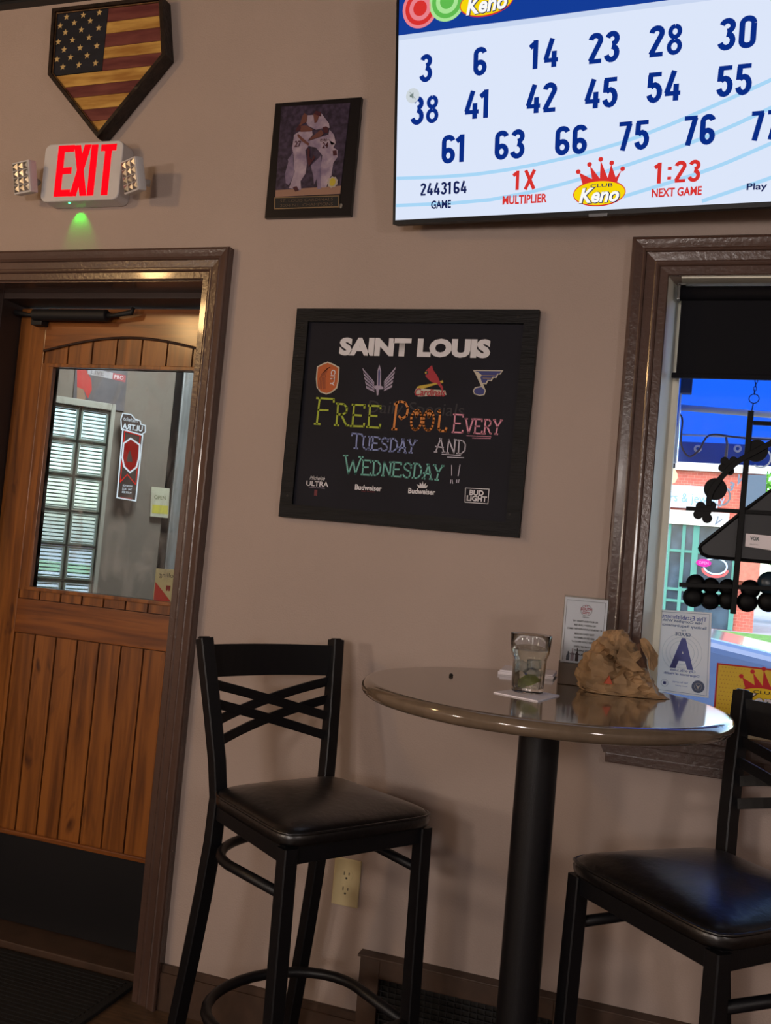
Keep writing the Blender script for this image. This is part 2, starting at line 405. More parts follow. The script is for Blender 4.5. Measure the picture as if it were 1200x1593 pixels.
# ---------------------------------------------------------------- door (recessed)
DY = .20
jm = MB().box(DX0-.0, DX0+.022, .11, TH, 0.0, DH, .003).box(DX1-.022, DX1, .11, TH, 0, DH, .003).box(DX0+.022, DX1-.022, .11, TH, DH-.022, DH, .003)
struct(jm, 'trim_7', mat('dark_jamb', (58, 44, 40), .5), label='dark door jamb and stop')
struct(MB().box(DX0, DX1, 0, .11, DH-.004, DH-.0005).box(DX0+.0005, DX0+.004, 0, .11, 0, DH-.004).box(DX1-.004, DX1-.0005, 0, .11, 0, DH-.004), 'trim_8', 'casing', label='brown lining of the door recess')
dr = thing('door_1', 'stained pine door with glass upper half and black kick plate', 'door', (0, DY, 0))
dr['kind'] = 'structure'; del dr['category']
GX0, GX1, GZ0, GZ1 = -2.025, -1.47, 1.086, 1.806
dx0, dx1, dz0, dz1 = DX0+.026, DX1-.026, .03, 2.0
PX0, PX1 = GX0-.045, GX1+.045      # panel area between the stiles
F = Face(dr, 0)
MB().box(PX0-.01, PX1+.01, .012, .03, .3, GZ0-.0, 0).box(PX0-.01, PX1+.01, .012, .03, GZ1, dz1-.04).box(PX0-.01, GX0, .012, .03, GZ0, GZ1).box(GX1, PX1+.01, .012, .03, GZ0, GZ1).build('backing_panel', 'groove', dr)
MB().box(dx0, PX0, 0, .04, dz0, dz1, .003).build('stile', 'pine_v', dr)
MB().box(PX1, dx1, 0, .04, dz0, dz1, .003).build('stile', 'pine_v', dr)
MB().box(PX0, PX1, -.0005, .04, .935, 1.045, .003).build('lock_rail', 'pine_h', dr)
MB().box(PX0, PX1, 0, .04, dz0, .30, .003).build('bottom_rail', 'pine_h', dr)
# arched top rail
zc = 1.905; arc = [(PX0+(PX1-PX0)*i/24, 1.862+.048*math.sin(PI*i/24)) for i in range(25)]
MB().prism([(PX0, dz1)]+arc+[(PX1, dz1)], 0, .04).build('arched_rail', 'pine_h', dr)
MB().tube([(x, -.002, z-.003) for x, z in arc], .004, 6).build('bead', 'groove', dr)
def zarc(x): return 1.862+.048*math.sin(PI*(x-PX0)/(PX1-PX0))-.004
# planks: short ones above and below the glass, long ones in the lower panel
def planks(x0, x1, n, zlo, zhi, w=None):
    xs = [x0+(x1-x0)*i/n for i in range(n+1)]
    for i in range(n):
        a, c = xs[i]+.003, xs[i+1]-.003
        hi = zhi if not callable(zhi) else None
        mb = MB()
        if hi is None: mb.prism([(a, zlo), (c, zlo), (c, zhi(c)), ((a+c)/2, zhi((a+c)/2)), (a, zhi(a))], .004, .013)
        else: mb.prism([(a, zlo), (c, zlo), (c, hi), (a, hi)], .004, .013)
        mb.build('plank', 'pine_v', dr)
planks(PX0, PX1, 7, GZ1+.012, zarc)
planks(PX0, PX1, 8, 1.047, GZ0-.012)
planks(PX0, PX1, 8, .305, .933)
b = MB()
for x0, x1, z0, z1 in ((GX0-.02, GX1+.02, GZ1, GZ1+.012), (GX0-.02, GX1+.02, GZ0-.012, GZ0), (GX0-.016, GX0, GZ0, GZ1), (GX1, GX1+.016, GZ0, GZ1)): b.box(x0, x1, -.004, .03, z0, z1, .002)
b.build('glazing_bead', 'pine_v', dr)
MB().box(PX0-.001, GX0-.016, .0, .03, GZ0-.012, GZ1+.012).build('inner_stile', 'pine_v', dr)
MB().box(GX1+.016, PX1+.001, .0, .03, GZ0-.012, GZ1+.012).build('inner_stile', 'pine_v', dr)
MB().box(GX0, GX1, .014, .018, GZ0, GZ1).build('glass_pane', 'glass_d', dr)
MB().box(dx0+.005, dx1-.005, -.003, -.0005, .0302, .297).build('kick_plate', 'kick', dr)
MB().box(dx0, dx1, -.012, -.0005, .298, .312, .003).build('rail_strip', 'pine_h', dr)
struct(MB().box(DX0+.022, DX1-.022, .085, TH, 0, .024, .004), 'trim_9', 'heat', label='brown door threshold')

# door closer
cl = thing('door_closer', 'black hydraulic door closer at the top of the pine door', 'closer', (0, DY-.001, 0))
Fc = Face(cl, -.035)
a = Fc.p(52, 490); c = Fc.p(168, 491)
b = MB().tube([(a[0], -.035, a[1]), (a[0]+.004, -.035, a[1]), (c[0]-.004, -.035, c[1]), (c[0], -.035, c[1])], [.014, .019, .019, .013], 16)
b.build('cylinder', 'blackflat', cl, smooth='auto')
b = MB(); b.box(a[0]-.008, a[0]+.035, -.035, 0, a[1]-.032, a[1]-.005, .004); b.build('mounting_bracket', 'blackflat', cl)
e1 = Fc.p(205, 486); e2 = Fc.p(208, 474); e0 = Fc.p(14, 486)
MB().tube([(c[0]-.002, -.035, c[1]), (c[0]+.02, -.035, c[1]), (e1[0], -.035, e1[1]), (e2[0], -.035, min(e2[1], 1.995))], [.009, .006, .009, .006], 10).build('arm', 'blackflat', cl, smooth=True)
MB().tube([(a[0]+.002, -.035, a[1]), (a[0]-.02, -.035, a[1]), (max(e0[0], -2.17), -.035, e0[1])], [.008, .006, .010], 10).build('tension_rod', 'blackflat', cl, smooth=True)

# floor mat
tag(MB().box(-2.18, -1.415, -1.1, .065, .0, .012, .003).build('door_mat', 'mat'), 'black ribbed rubber mat on the floor in front of the door', 'mat')
mt = C.objects['door_mat']
b = MB()
for i in range(60): b.box(-2.16, -1.44, -1.08+i*.019, -1.072+i*.019, .0115, .0145)
b.build('rib', 'mat', mt, kind='stuff')

# ---------------------------------------------------------------- entry lobby behind the door glass
e = Vector((.7071, .7071, 0)); nn = Vector((.7071, -.7071, 0))
P0 = EYEP + ray(172, 780)*4.2/FPX
dd = nn.dot(P0)
A45 = math.radians(45)
lob = bpy.data.objects.new('tmp', None); lob.location = (P0.x, P0.y, 0); lob.rotation_euler = (0, 0, A45)
FL = Face(lob, 0)    # diagonal lobby wall face
M['lobby'] = mat('lobby_grey_paint', (138, 130, 122), .7, noise_amt=.1, noise_scale=3)
bx0, bx1 = FL.p(40, 780)[0], FL.p(160, 780)[0]
bxz = [FL.p(150, y)[1] for y in (636, 689, 745, 799, 852, 905)]
blk_w, blk_h = .128, (bxz[1]-bxz[5])/4
bz1 = bxz[0]; bz0 = bz1-8*blk_h-.01
bxr = FL.p(166, 700)[0]; bxl = bxr-6*blk_w
xe = FL.p(254, 780)[0]
b = MB()
wx0 = -1.2
for x0, x1, z0, z1 in ((wx0, bxl, 0, 2.6), (bxl, bxr, 0, bz0), (bxl, bxr, bz1, 2.6), (bxr, xe, 0, 2.6)): b.box(x0, x1, 0, .1, z0, z1)
o = struct(b, 'wall_lobby', 'lobby', label='grey diagonal wall of the entry lobby'); o.location = lob.location; o.rotation_euler = lob.rotation_euler
def slab(z0, z1):
    a = P0 + e*((TH-P0.y)/e.y) ; c = P0 + e*((-1.0-P0.x)/e.x); L = [(a.x+.0, TH), (c.x, c.y), (-1.0, TH)]; L[0] = (a.x-.1, TH); L[1] = (-1.0, c.y+.1)
    mb = MB(); lo = [mb.bm.verts.new((x, y, z0)) for x, y in L]; hi = [mb.bm.verts.new((x, y, z1)) for x, y in L]
    mb.bm.faces.new(lo); mb.bm.faces.new(hi)
    for i in range(3): mb.bm.faces.new((lo[i], lo[(i+1) % 3], hi[(i+1) % 3], hi[i]))
    return mb
struct(slab(2.6, 2.7), 'ceiling_lobby', 'lobby')
struct(slab(-.12, -.005), 'floor_lobby', 'floor')
struct(MB().box(-1.1, -1.0, TH, 3.2, -.005, 2.6), 'wall_lobby_right', 'lobby')
# trim round the block window
gb = thing('glass_block_window', 'glass block window of ribbed blocks seen through the door glass', 'window', tuple(lob.location), A45)
gb['kind'] = 'structure'; del gb['category']; gb.name = 'window_2'
def blockmat(name, col, k, tint):
    m = translucent(name, col, .9); nt = m.node_tree; o = nt.nodes['Material Output']; src = o.inputs[0].links[0].from_socket
    t = nt.nodes.new('ShaderNodeBsdfTransparent'); t.inputs[0].default_value = rgb(*tint); mx = nt.nodes.new('ShaderNodeMixShader'); mx.inputs[0].default_value = k
    nt.links.new(src, mx.inputs[1]); nt.links.new(t.outputs[0], mx.inputs[2]); nt.links.new(mx.outputs[0], o.inputs[0]); return m
M['blockglass'] = blockmat('ribbed_block_glass', (226, 236, 230), .72, (244, 250, 247))
M['blockrib'] = mat('moulded_rib', (92, 116, 106), .25)
M['mortar'] = mat('dark_mortar', (24, 34, 28), .8)
b = MB()
b.box(bxr, bxr+.018, -.02, .02, bz0, bz1+.03, .004).box(bxl, bxr, -.02, .02, bz1, bz1+.03, .004)
b.build('trim_frame', mat('pale_trim', (176, 178, 170), .5), gb)
b = MB()
for i in range(7): b.box(bxl+i*blk_w-.004, bxl+i*blk_w+.004, .0, .08, bz0, bz1)
for j in range(9): b.box(bxl, bxr, .001, .079, bz1-j*blk_h-.004, bz1-j*blk_h+.004)
b.build('mortar', 'mortar', gb)
me_b = me_r = None
for i in range(6):
    for j in range(8):
        x = bxl+i*blk_w; z = bz1-(j+1)*blk_h
        if me_b is None:
            ob = MB().box(.006, blk_w-.006, .012, .07, .006, blk_h-.006, .008).build('glass_block', 'blockglass', gb)
            rb = MB()
            b2 = MB().box(.005, .014, .004, .03, .005, blk_h-.005, .002).box(blk_w-.014, blk_w-.005, .004, .03, .005, blk_h-.005, .002).box(.014, blk_w-.014, .004, .03, .005, .014, .002).box(.014, blk_w-.014, .004, .03, blk_h-.014, blk_h-.005, .002)
            for k in range(8):
                zz = .019+(blk_h-.038)*k/7.0
                rb.tube([(.016, .010, zz), (blk_w-.016, .010, zz)], .0030, 8)
            r_ = rb.build('rib', 'blockrib', ob, smooth=True, kind='stuff')
            f_ = b2.build('block_rim', mat('greenish_rim', (132, 148, 140), .2), ob)
            me_b = (ob.data, r_.data, f_.data)
        else:
            ob = bpy.data.objects.new('glass_block', me_b[0]); C.objects.link(ob); ob.parent = gb
            r_ = bpy.data.objects.new('rib', me_b[1]); C.objects.link(r_); r_.parent = ob; r_['kind'] = 'stuff'
            f_ = bpy.data.objects.new('block_rim', me_b[2]); C.objects.link(f_); f_.parent = ob
        ob.location = (x, 0, z)

# LED beer sign (seen from behind, so its lettering reads mirrored)
sg = thing('led_sign', 'lit red and white LED bar sign with mirrored lettering, seen through the door glass', 'sign', tuple(P0 + nn*.05 - Vector((0, 0, P0.z))), A45+math.radians(6))
FS = Face(sg, -.012)
M['ledw'] = emis('led_white', (226, 240, 255), 1.15); M['ledr'] = emis('led_red', (255, 50, 40), .75); M['ledback'] = mat('sign_dark_backing', (64, 52, 50), .6)
M['ledrd'] = emis('led_dim_red', (190, 36, 34), .6)
out = FS.pp([(191, 668), (222, 677), (211, 779), (182, 774)])
b = MB().prism(out, -.012, .0)
b.build('backing', 'ledback', sg)
b = MB(); q = out+[out[0]]; b.ribbon(q, .006, -.0135); b.build('tube_outline', 'ledw', sg)
b = MB().ribbon(FS.pp([(194, 671), (218, 678), (211, 754), (198, 738), (187, 750), (194, 671)]), .004, -.014); b.build('ribbon_outline', 'ledr', sg)
sh = FS.pp([(192, 690), (203, 682), (217, 692), (216, 712), (212, 727), (202, 735), (193, 726), (190, 712)])
MB().flat(sh, -.0142).build('shield', 'ledrd', sg); MB().ribbon(sh+[sh[0]], .007, -.0150).build('shield_outline', 'ledw', sg)
MB().flat(FS.pp([(197, 718), (206, 719), (205, 712), (202, 700), (199, 706)]), -.0146).build('shield_mark', 'ledback', sg)
bt = FS.pp([(188, 652), (191, 643), (204, 645), (210, 652), (218, 655), (219, 660), (226, 662), (226, 672), (220, 676), (189, 668)])
MB().prism(bt, -.0125, 0).build('title_backing', 'ledback', sg); MB().ribbon(bt+[bt[0]], .005, -.0140).build('title_outline', 'ledw', sg)
ftext(FS, 'ULTRA', 206, 665, 32, 9, 'ledw', 5, bold=.03, mirror=True); ftext(FS, 'Michelob', 203, 653, 22, 6, 'ledw', 5, mirror=True, shear=.3)
for i, t_ in enumerate(('MADE FOR', 'THE TRUE', 'PROPER BEER')): ftext(FS, t_, 198-i*.6, 756+i*5, 15, 3.2, 'ledw', 5, mirror=True)
ftext(FS, 'SUPERIOR LIGHT', 196, 775, 18, 2.4, 'ledr', 5, mirror=True)

# panel added on the lobby wall to imitate a reflection in the glass
po = thing('reflection_panel', 'grey panel imitating a reflected television, with red cap shape and red and white strip, above the block window', 'reflection_panel', tuple(P0 + nn*.004 - Vector((0, 0, P0.z))), A45)
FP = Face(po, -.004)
MB().prism(FP.pp([(119, 560), (199, 578), (193, 640), (113, 628)]), -.004, -.0005).build('sheet', mat('reflected_grey', (112, 110, 118), .5, noise_amt=.2, noise_scale=9), po)
MB().flat(FP.pp([(137, 572), (196, 584), (195, 594), (136, 582)]), -.0046).build('strip', mat('reflected_pale', (180, 178, 186), .5), po)
MB().flat(FP.pp([(176, 580), (196, 584), (195, 595), (175, 590)]), -.0050).build('strip_end', mat('reflected_rose', (176, 90, 98), .5), po)
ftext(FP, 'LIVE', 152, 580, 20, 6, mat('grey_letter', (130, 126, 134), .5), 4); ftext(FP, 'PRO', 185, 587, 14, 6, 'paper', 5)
MB().flat(FP.pp([(120, 566), (130, 568), (142, 590), (143, 606), (137, 620), (130, 606), (120, 602)]), -.0046).build('red_shape', mat('reflected_red', (196, 58, 56), .5), po)
MB().flat(FP.pp([(120, 602), (130, 606), (133, 618), (130, 634), (119, 632)]), -.0048).build('tan_shape', mat('reflected_tan', (150, 122, 102), .5), po)

# outer doorway edge at the end of the diagonal wall
ft = thing('entry_frame', 'black and aluminium outer door frame at the right of the door glass', 'door frame', (P0.x, P0.y, 0), A45)
x2 = FL.p(265, 780)[0]; x3 = FL.p(330, 780)[0]
MB().box(xe, x2, -.01, .08, 0, 2.6, .004).build('black_post', 'sil', ft)
MB().box(x2, x3+.4, -.02, .1, 0, 2.6, .006).build('aluminium_post', mat('brushed_aluminium', (176, 182, 186), .4, metal=.5, noise_amt=.2, noise_scale=12, stretch=(6, 6, .5)), ft)
yn = thing('reflection_card', 'small yellow and white card imitating a glass reflection beside the outer door frame', 'reflection_card', tuple(P0 + nn*.012 - Vector((0, 0, P0.z))), A45)  # added card, its colours imitate a faint reflection in the door glass
FN = Face(yn, -.01)
MB().prism(FN.pp([(236, 757), (264, 760), (262, 806), (234, 803)]), -.01, -.0005).build('sheet', mat('pale_card', (206, 208, 188), .5), yn)
MB().flat(FN.pp([(237, 785), (262, 787), (261, 800), (236, 798)]), -.0106).build('yellow_band', mat('reflected_yellow', (214, 208, 90), .5), yn)
ftext(FN, 'OPEN', 249, 774, 18, 6, mat('olive_ink', (130, 134, 100), .5), 2)
# lottery sticker on the lower right of the door glass, facing out (mirrored)
st = thing('lottery_sticker', 'cream and red sticker with mirrored lettering on the lower right of the door glass', 'sticker', (0, DY+.0195, 0))
FT = Face(st, 0)
q = [FT.p(243, 884), FT.p(280, 887), FT.p(275, 938), FT.p(238, 934)]
MB().prism(q, 0, .001).build('sheet', mat('cream_print', (222, 210, 170), .5), st)
MB().flat([FT.p(242, 905), FT.p(266, 936), FT.p(239, 934)], -.0004).build('red_corner', mat('red_ink', (208, 56, 52), .5), st)
ftext(FT, 'Rolling', 262, 896, 28, 9, mat('grey_ink', (120, 112, 96), .5), 2, mirror=True, bold=.01)
b = MB()
for cx in (262, 272):
    for cy in (914,): 
        x, z = FT.p(cx, cy); b.box(x-.008, x+.008, -.0008, -.0006, z-.006, z+.006)
        b.disc(x-.004, z-.008, .003, .003, -.0009, 12); b.disc(x+.004, z-.008, .003, .003, -.0009, 12)
b.build('car_marks', mat('dark_red_ink', (150, 40, 40), .5), st)

# ================================================================ WALL THINGS
# ---- flag plaque shaped like a home plate
FD = .05
fp = thing('flag_plaque', 'wooden home-plate plaque painted as a weathered American flag, above the exit sign', 'plaque')
FF = Face(fp, -FD)
O = FF.pp([(81, 13), (252, -7), (257, 84), (151, 214), (74, 116)])
def inset(P, d):
    n = len(P); L = []
    cx = sum(p[0] for p in P)/n; cz = sum(p[1] for p in P)/n
    for i in range(n):
        a, p, c = Vector(P[i-1]), Vector(P[i]), Vector(P[(i+1) % n])
        d1 = (p-a).normalized(); d2 = (c-p).normalized(); n1 = Vector((-d1.y, d1.x)); n2 = Vector((-d2.y, d2.x))
        if n1.dot(Vector((cx, cz))-p) < 0: n1 = -n1; n2 = -n2
        k = d/(1+n1.dot(n2)); q = p+(n1+n2)*k; L.append((q.x, q.y))
    return L
M['burnt'] = mat('burnt_wood', (48, 34, 28), .45, noise_amt=.6, noise_scale=40, col2=(22, 14, 12), bump=.8, bump_scale=50)
M['frred'] = mat('faded_red_stain', (118, 62, 56), .6, col2=(92, 38, 38), noise_scale=9, stretch=(1, 1, 6), rnd=1)
M['frgold'] = mat('tan_stain', (204, 162, 84), .6, col2=(160, 112, 48), noise_scale=9, stretch=(1, 1, 6), rnd=1)
M['frnavy'] = mat('navy_stain', (26, 30, 44), .6, col2=(18, 20, 30), noise_scale=9, stretch=(1, 1, 5))
M['frstar'] = mat('star_tan', (206, 176, 118), .6)
I1 = inset(O, .011); n = 5
b = MB().prism(O, -FD+.014, -.002); b.build('back_board', 'burnt', fp)
for i in range(5):
    j = (i+1) % 5
    mb = MB().prism([O[i], O[j], I1[j], I1[i]], -FD, -FD+.0145)
    mb.build('frame_board', 'burnt', fp)
b = MB()
I2 = inset(O, .014); b.tube([(x, -FD+.006, z) for x, z in I2], .0022, 6, close=True)
b.build('rope_bead', mat('carved_tan_edge', (120, 84, 48), .5, noise_amt=.5, noise_scale=60), fp)
# stripes clipped to the inner shape, boards tilted as in the photo (the plaque hangs slightly turned)
def clip(poly, a, bb, c, keep):   # keep a*x+b*z >= c
    out = []
    for i in range(len(poly)):
        p, q = poly[i], poly[(i+1) % len(poly)]
        fp_, fq = a*p[0]+bb*p[1]-c, a*q[0]+bb*q[1]-c
        if not keep: fp_, fq = -fp_, -fq
        if fp_ >= 0: out.append(p)
        if (fp_ >= 0) != (fq >= 0):
            t = fp_/(fp_-fq); out.append((p[0]+t*(q[0]-p[0]), p[1]+t*(q[1]-p[1])))
    return out
IN = I1
# stripe boundaries read in the photo near x=162 (right of canton) : y values
ub = [-6, 11, 32, 50, 71, 88, 107, 124, 144, 160, 175, 188, 215]
sl = []
for y in ub:
    p = FF.p(200, y-4.0); sl.append(p)
d1 = Vector(FF.p(240, 62)) - Vector(FF.p(165, 71)); d1.normalize()
nz_ = Vector((-d1.y, d1.x))
cxr = FF.p(161, 60)[0]
cz_ = nz_.dot(Vector(FF.p(160, 107)))
cols = ['frred', 'frred', 'frgold', 'frred', 'frgold', 'frred', 'frgold', 'frred', 'frgold', 'frred', 'frgold', 'frred']
ub = [-12, 11, 28, 48, 66, 86, 104, 124, 143, 162, 180, 220]
bnd = [nz_.dot(Vector(FF.p(200, y-0.0)) if y < 100 else Vector(FF.p(150, y+4))) for y in (-14, 27, 46, 64, 84, 102, 118, 133, 151, 168, 187, 230)]
bnd = [nz_.dot(Vector(FF.p(*q))) for q in ((200, -20), (200, 27), (200, 45), (200, 66), (200, 84), (200, 103), (150, 128), (150, 146), (150, 166), (150, 185), (150, 230))]
bnd.insert(1, nz_.dot(Vector(FF.p(200, 27))))
bnd = sorted({round(x, 5) for x in bnd}, reverse=True)
kinds = ['frred', 'frgold', 'frred', 'frgold', 'frred', 'frgold', 'frred', 'frgold', 'frred', 'frgold']
for i in range(len(bnd)-1):
    hi, lo = bnd[i], bnd[i+1]
    P = clip(clip(IN, nz_.x, nz_.y, hi-.0006, False), nz_.x, nz_.y, lo+.0006, True)
    if hi > cz_+.005: P = clip(P, 1, 0, cxr, True)
    if len(P) > 2: MB().prism(P, -FD+.010, -FD+.0138).build('stripe_board', kinds[i % 10], fp)
P = clip(clip(IN, nz_.x, nz_.y, cz_+.0005, True), 1, 0, cxr-.0008, False)
MB().prism(P, -FD+.009, -FD+.0138).build('canton_board', 'frnavy', fp)
star_me = None
for (sx, sy) in ((101, 24), (127, 21), (152, 17), (91, 38), (113, 33), (138, 30), (99, 48), (124, 44), (151, 41), (88, 63), (110, 60), (136, 56), (97, 75), (122, 72), (148, 69), (86, 90), (107, 87), (133, 84), (95, 102), (120, 99), (146, 96)):
    x, z = FF.p(sx, sy)
    if star_me is None:
        o = MB().prism([(math.cos(PI/2+k*PI/5)*(.0105 if k % 2 == 0 else .0045), math.sin(PI/2+k*PI/5)*(.0105 if k % 2 == 0 else .0045)) for k in range(10)], -.0010, 0).build('star', 'frstar', fp); star_me = o.data
    else:
        o = bpy.data.objects.new('star', star_me); C.objects.link(o); o.parent = fp
    o.location = (x, -FD+.0089, z)

# ---- exit sign with emergency heads
ex = thing('exit_sign', 'white exit sign with lit red letters and two emergency lamp heads, over the door', 'exit sign')
ED = .058
FE = Face(ex, -ED)
c0 = FE.p(71, 224); c1 = FE.p(193, 311)
x0, x1, z1, z0 = c0[0], FE.p(188, 265)[0], FE.p(130, 221)[1], FE.p(127, 312)[1]
def rrect(x0, x1, z0, z1, r, n=6):
    L = []
    for cx, cz, a in ((x1-r, z1-r, 0), (x0+r, z1-r, 90), (x0+r, z0+r, 180), (x1-r, z0+r, 270)):
        for k in range(n+1): t = math.radians(a+90*k/n); L.append((cx+r*math.cos(t), cz+r*math.sin(t)))
    return L
o = MB().prism(rrect(x0, x1, z0, z1, .022), -ED, -.001).build('housing', 'plastic', ex)
bv = o.modifiers.new('b', 'BEVEL'); bv.width = .004; bv.segments = 3; bv.limit_method = 'ANGLE'
for ch, px, w_ in (('E', 100, 25), ('X', 125, 27), ('I', 144, 13), ('T', 166, 24)):
    x, z = FE.p(px, 265-(px-133)*.03); sx, sz = FE.scale(px, 265)
    H_ = 80/sz; W_ = w_/sx; y = -ED-.0006; t_ = 10.5/sx; hb = 10.5/sz
    mb = MB(); X0, X1, Z0, Z1 = x-W_/2, x+W_/2, z-H_/2, z+H_/2
    if ch == 'E':
        for a, b_, c, d in ((X0, X0+t_, Z0, Z1), (X0+t_, X1, Z1-hb, Z1), (X0+t_, X1-t_*.1, z-hb/2, z+hb/2), (X0+t_, X1, Z0, Z0+hb)): mb.prism([(a, c), (b_, c), (b_, d), (a, d)], y, y+.002)
    elif ch == 'I': mb.prism([(x-t_/2, Z0), (x+t_/2, Z0), (x+t_/2, Z1), (x-t_/2, Z1)], y, y+.002)
    elif ch == 'T': mb.prism([(X0, Z1-hb), (X1, Z1-hb), (X1, Z1), (X0, Z1)], y, y+.002); mb.prism([(x-t_/2, Z0), (x+t_/2, Z0), (x+t_/2, Z1-hb), (x-t_/2, Z1-hb)], y, y+.002)
    else:
        mb.prism([(X0, Z1), (X0+t_, Z1), (X1, Z0), (X1-t_, Z0)], y, y+.002); mb.prism([(X1, Z1), (X1-t_, Z1), (X0, Z0), (X0+t_, Z0)], y-.0002, y+.0018)
    mb.build('letter', 'exitred', ex)
def head(px, py, yaw, pit, side):
    hy = -.085
    Fh = Face(ex, hy); x, z = Fh.p(px, py)
    mx = Matrix.Translation((x, hy, z)) @ Matrix.Rotation(yaw, 4, 'Z') @ Matrix.Rotation(pit, 4, 'X')
    o = MB().box(-.040, .040, -.014, .014, -.047, .047, .008).build('lamp_head', 'plastic', ex); o.matrix_local = mx
    g = MB()
    for i in range(3):
        for j in range(4):
            cx = -.036+.024*(i+.5); cz = -.042+.021*(j+.5)
            vs = [g.bm.verts.new(q) for q in ((cx-.0108, -.0148, cz-.0095), (cx+.0108, -.0148, cz-.0095), (cx+.0108, -.0148, cz+.0095), (cx-.0108, -.0148, cz+.0095))]
            tip = g.bm.verts.new((cx+R.uniform(-.004, .004), -.0195, cz+R.uniform(-.002, .002)))
            for k in range(4): g.bm.faces.new((vs[k], vs[(k+1) % 4], tip))
            g.bm.faces.new(vs)
    g.build('reflector_cell', 'silver', o)
    MB().tube([(x, hy+.010, z), (x+side*.012, -.045, z+.003), (x-side*.02, -.03, z)], [.010, .011, .010], 12).build('swivel', 'plastic', ex, smooth=True)
head(39, 277, math.radians(-14), math.radians(12), 1)
head(208, 274, math.radians(-26), math.radians(14), -1)
gx, gz = FE.p(104, 314)
MB().tube([(gx, -ED+.012, z0+.002), (gx, -ED+.012, z0-.002)], .003, 10).build('status_lamp', 'ledgreen', ex)
lamp('exit_led', 'SPOT', (gx+.004, -.026, z0-.002), .30, (0, 255, 50), .002, target=(gx+.009, 0, z0-.045), spot=math.radians(78))

# ---- small player plaque
pq = thing('photo_plaque', 'small black plaque with a team celebration photo and nameplate, left of the television', 'plaque')
FQ = Face(pq, -.014)
o = MB().prism(FQ.pp([(429, 161), (563, 151), (546, 335.5), (412, 339)]), -.014, -.001).build('board', mat('black_gloss_board', (26, 22, 24), .3), pq)
FQ.yl = -.016
PH = FQ.pp([(438, 166), (545, 160), (529, 302), (428, 307)])
MB().prism(PH, -.016, -.0142).build('photo_print', mat('crowd_print', (70, 58, 82), .4, col2=(38, 30, 48), noise_scale=75), pq)
M['uni'] = mat('uniform_print', (176, 160, 176), .5, col2=(128, 112, 140), noise_scale=30)
M['uni2'] = mat('uniform_print_shade', (140, 124, 150), .5, col2=(100, 88, 120), noise_scale=30)
M['skin'] = mat('skin_print', (104, 62, 56), .5); M['capred'] = mat('cap_print', (70, 26, 40), .5); M['dirt'] = mat('infield_print', (150, 116, 100), .5)
def q5(L): return [(380+x/5, 130+y/5) for x, y in L]
def flats(root, F, name, m, polys, k):
    b = MB()
    for P in polys: b.flat(F.pp(P), F.yl-.0004*k)
    return b.build(name, m, root)
flats(pq, FQ, 'infield', 'dirt', [q5([(246, 830), (755, 795), (748, 858), (242, 882)])], 1)
flats(pq, FQ, 'player_figure', 'uni', [q5([(455, 250), (540, 245), (600, 230), (660, 310), (665, 345), (600, 350), (560, 360), (500, 330)]), ], 2)
flats(pq, FQ, 'player_figure', 'uni', [q5([(390, 400), (430, 375), (530, 370), (535, 400), (500, 440), (510, 480), (478, 520), (490, 620), (480, 700), (440, 760), (445, 825), (425, 835), (412, 800), (380, 820), (350, 815), (390, 700), (385, 560), (375, 500)]),], 3)
flats(pq, FQ, 'player_figure', 'uni2', [q5([(380, 540), (385, 640), (395, 690), (360, 770), (345, 790), (325, 775), (320, 700), (345, 610), (340, 590)]), q5([(520, 640), (600, 560), (610, 690), (600, 820), (570, 820), (565, 740), (545, 790), (540, 720)])], 3)
flats(pq, FQ, 'player_figure', 'uni', [q5([(500, 450), (590, 420), (655, 400), (660, 440), (710, 470), (695, 500), (730, 520), (730, 570), (695, 620), (680, 720), (665, 735), (640, 810), (600, 810), (600, 650), (610, 560), (560, 500), (510, 490)]), q5([(665, 360), (700, 400), (715, 470), (680, 480), (655, 420)])], 4)
flats(pq, FQ, 'player_head', 'skin', [q5([(455, 260), (470, 230), (495, 250), (490, 300), (450, 320), (430, 360), (405, 380), (410, 350), (440, 310)]), q5([(540, 240), (560, 220), (585, 250), (570, 300), (550, 310)]), q5([(440, 330), (490, 330), (540, 360), (520, 375), (440, 378)]), q5([(420, 390), (450, 420), (510, 470), (500, 485), (450, 450), (415, 410)]), q5([(575, 380), (600, 360), (620, 390), (600, 415), (560, 425), (505, 445), (520, 425)])], 5)
flats(pq, FQ, 'player_cap', 'capred', [q5([(545, 240), (560, 215), (600, 225), (600, 260)]), q5([(410, 350), (430, 325), (445, 340), (440, 365), (405, 375)]), q5([(610, 345), (640, 335), (660, 350), (655, 385), (625, 385)]), q5([(690, 525), (720, 520), (725, 560), (695, 565)]), q5([(495, 500), (515, 520), (510, 570), (525, 600), (545, 560), (555, 580), (505, 650), (495, 600)]), q5([(380, 810), (410, 800), (428, 830), (400, 842)])], 6)
ftext(FQ, '27', 380+420/5, 130+472/5, 10, 9.5, 'capred', 5, bold=.02); ftext(FQ, '24', 380+633/5, 130+482/5, 9, 9, 'capred', 6, bold=.02); ftext(FQ, 'IZARD', 380+622/5, 130+443/5, 11, 4, 'capred', 6)
x, z = FQ.p(380+690/5, 130+770/5)
b = MB(); b.flat([(x+math.cos(k*PI/9)*(.017 if k % 2 else .0145), z+math.sin(k*PI/9)*(.017 if k % 2 else .0145)) for k in range(18)], FQ.yl-.0026); b.build('seal', mat('seal_pale', (170, 160, 150), .5), pq)
MB().disc(x, z, .009, .0115, FQ.yl-.003).build('seal_centre', mat('seal_yellow', (188, 170, 60), .4), pq)
FQ.yl = -.017
NP = FQ.pp([(427, 307), (528, 304), (527.6, 322.4), (426.4, 325.4)])
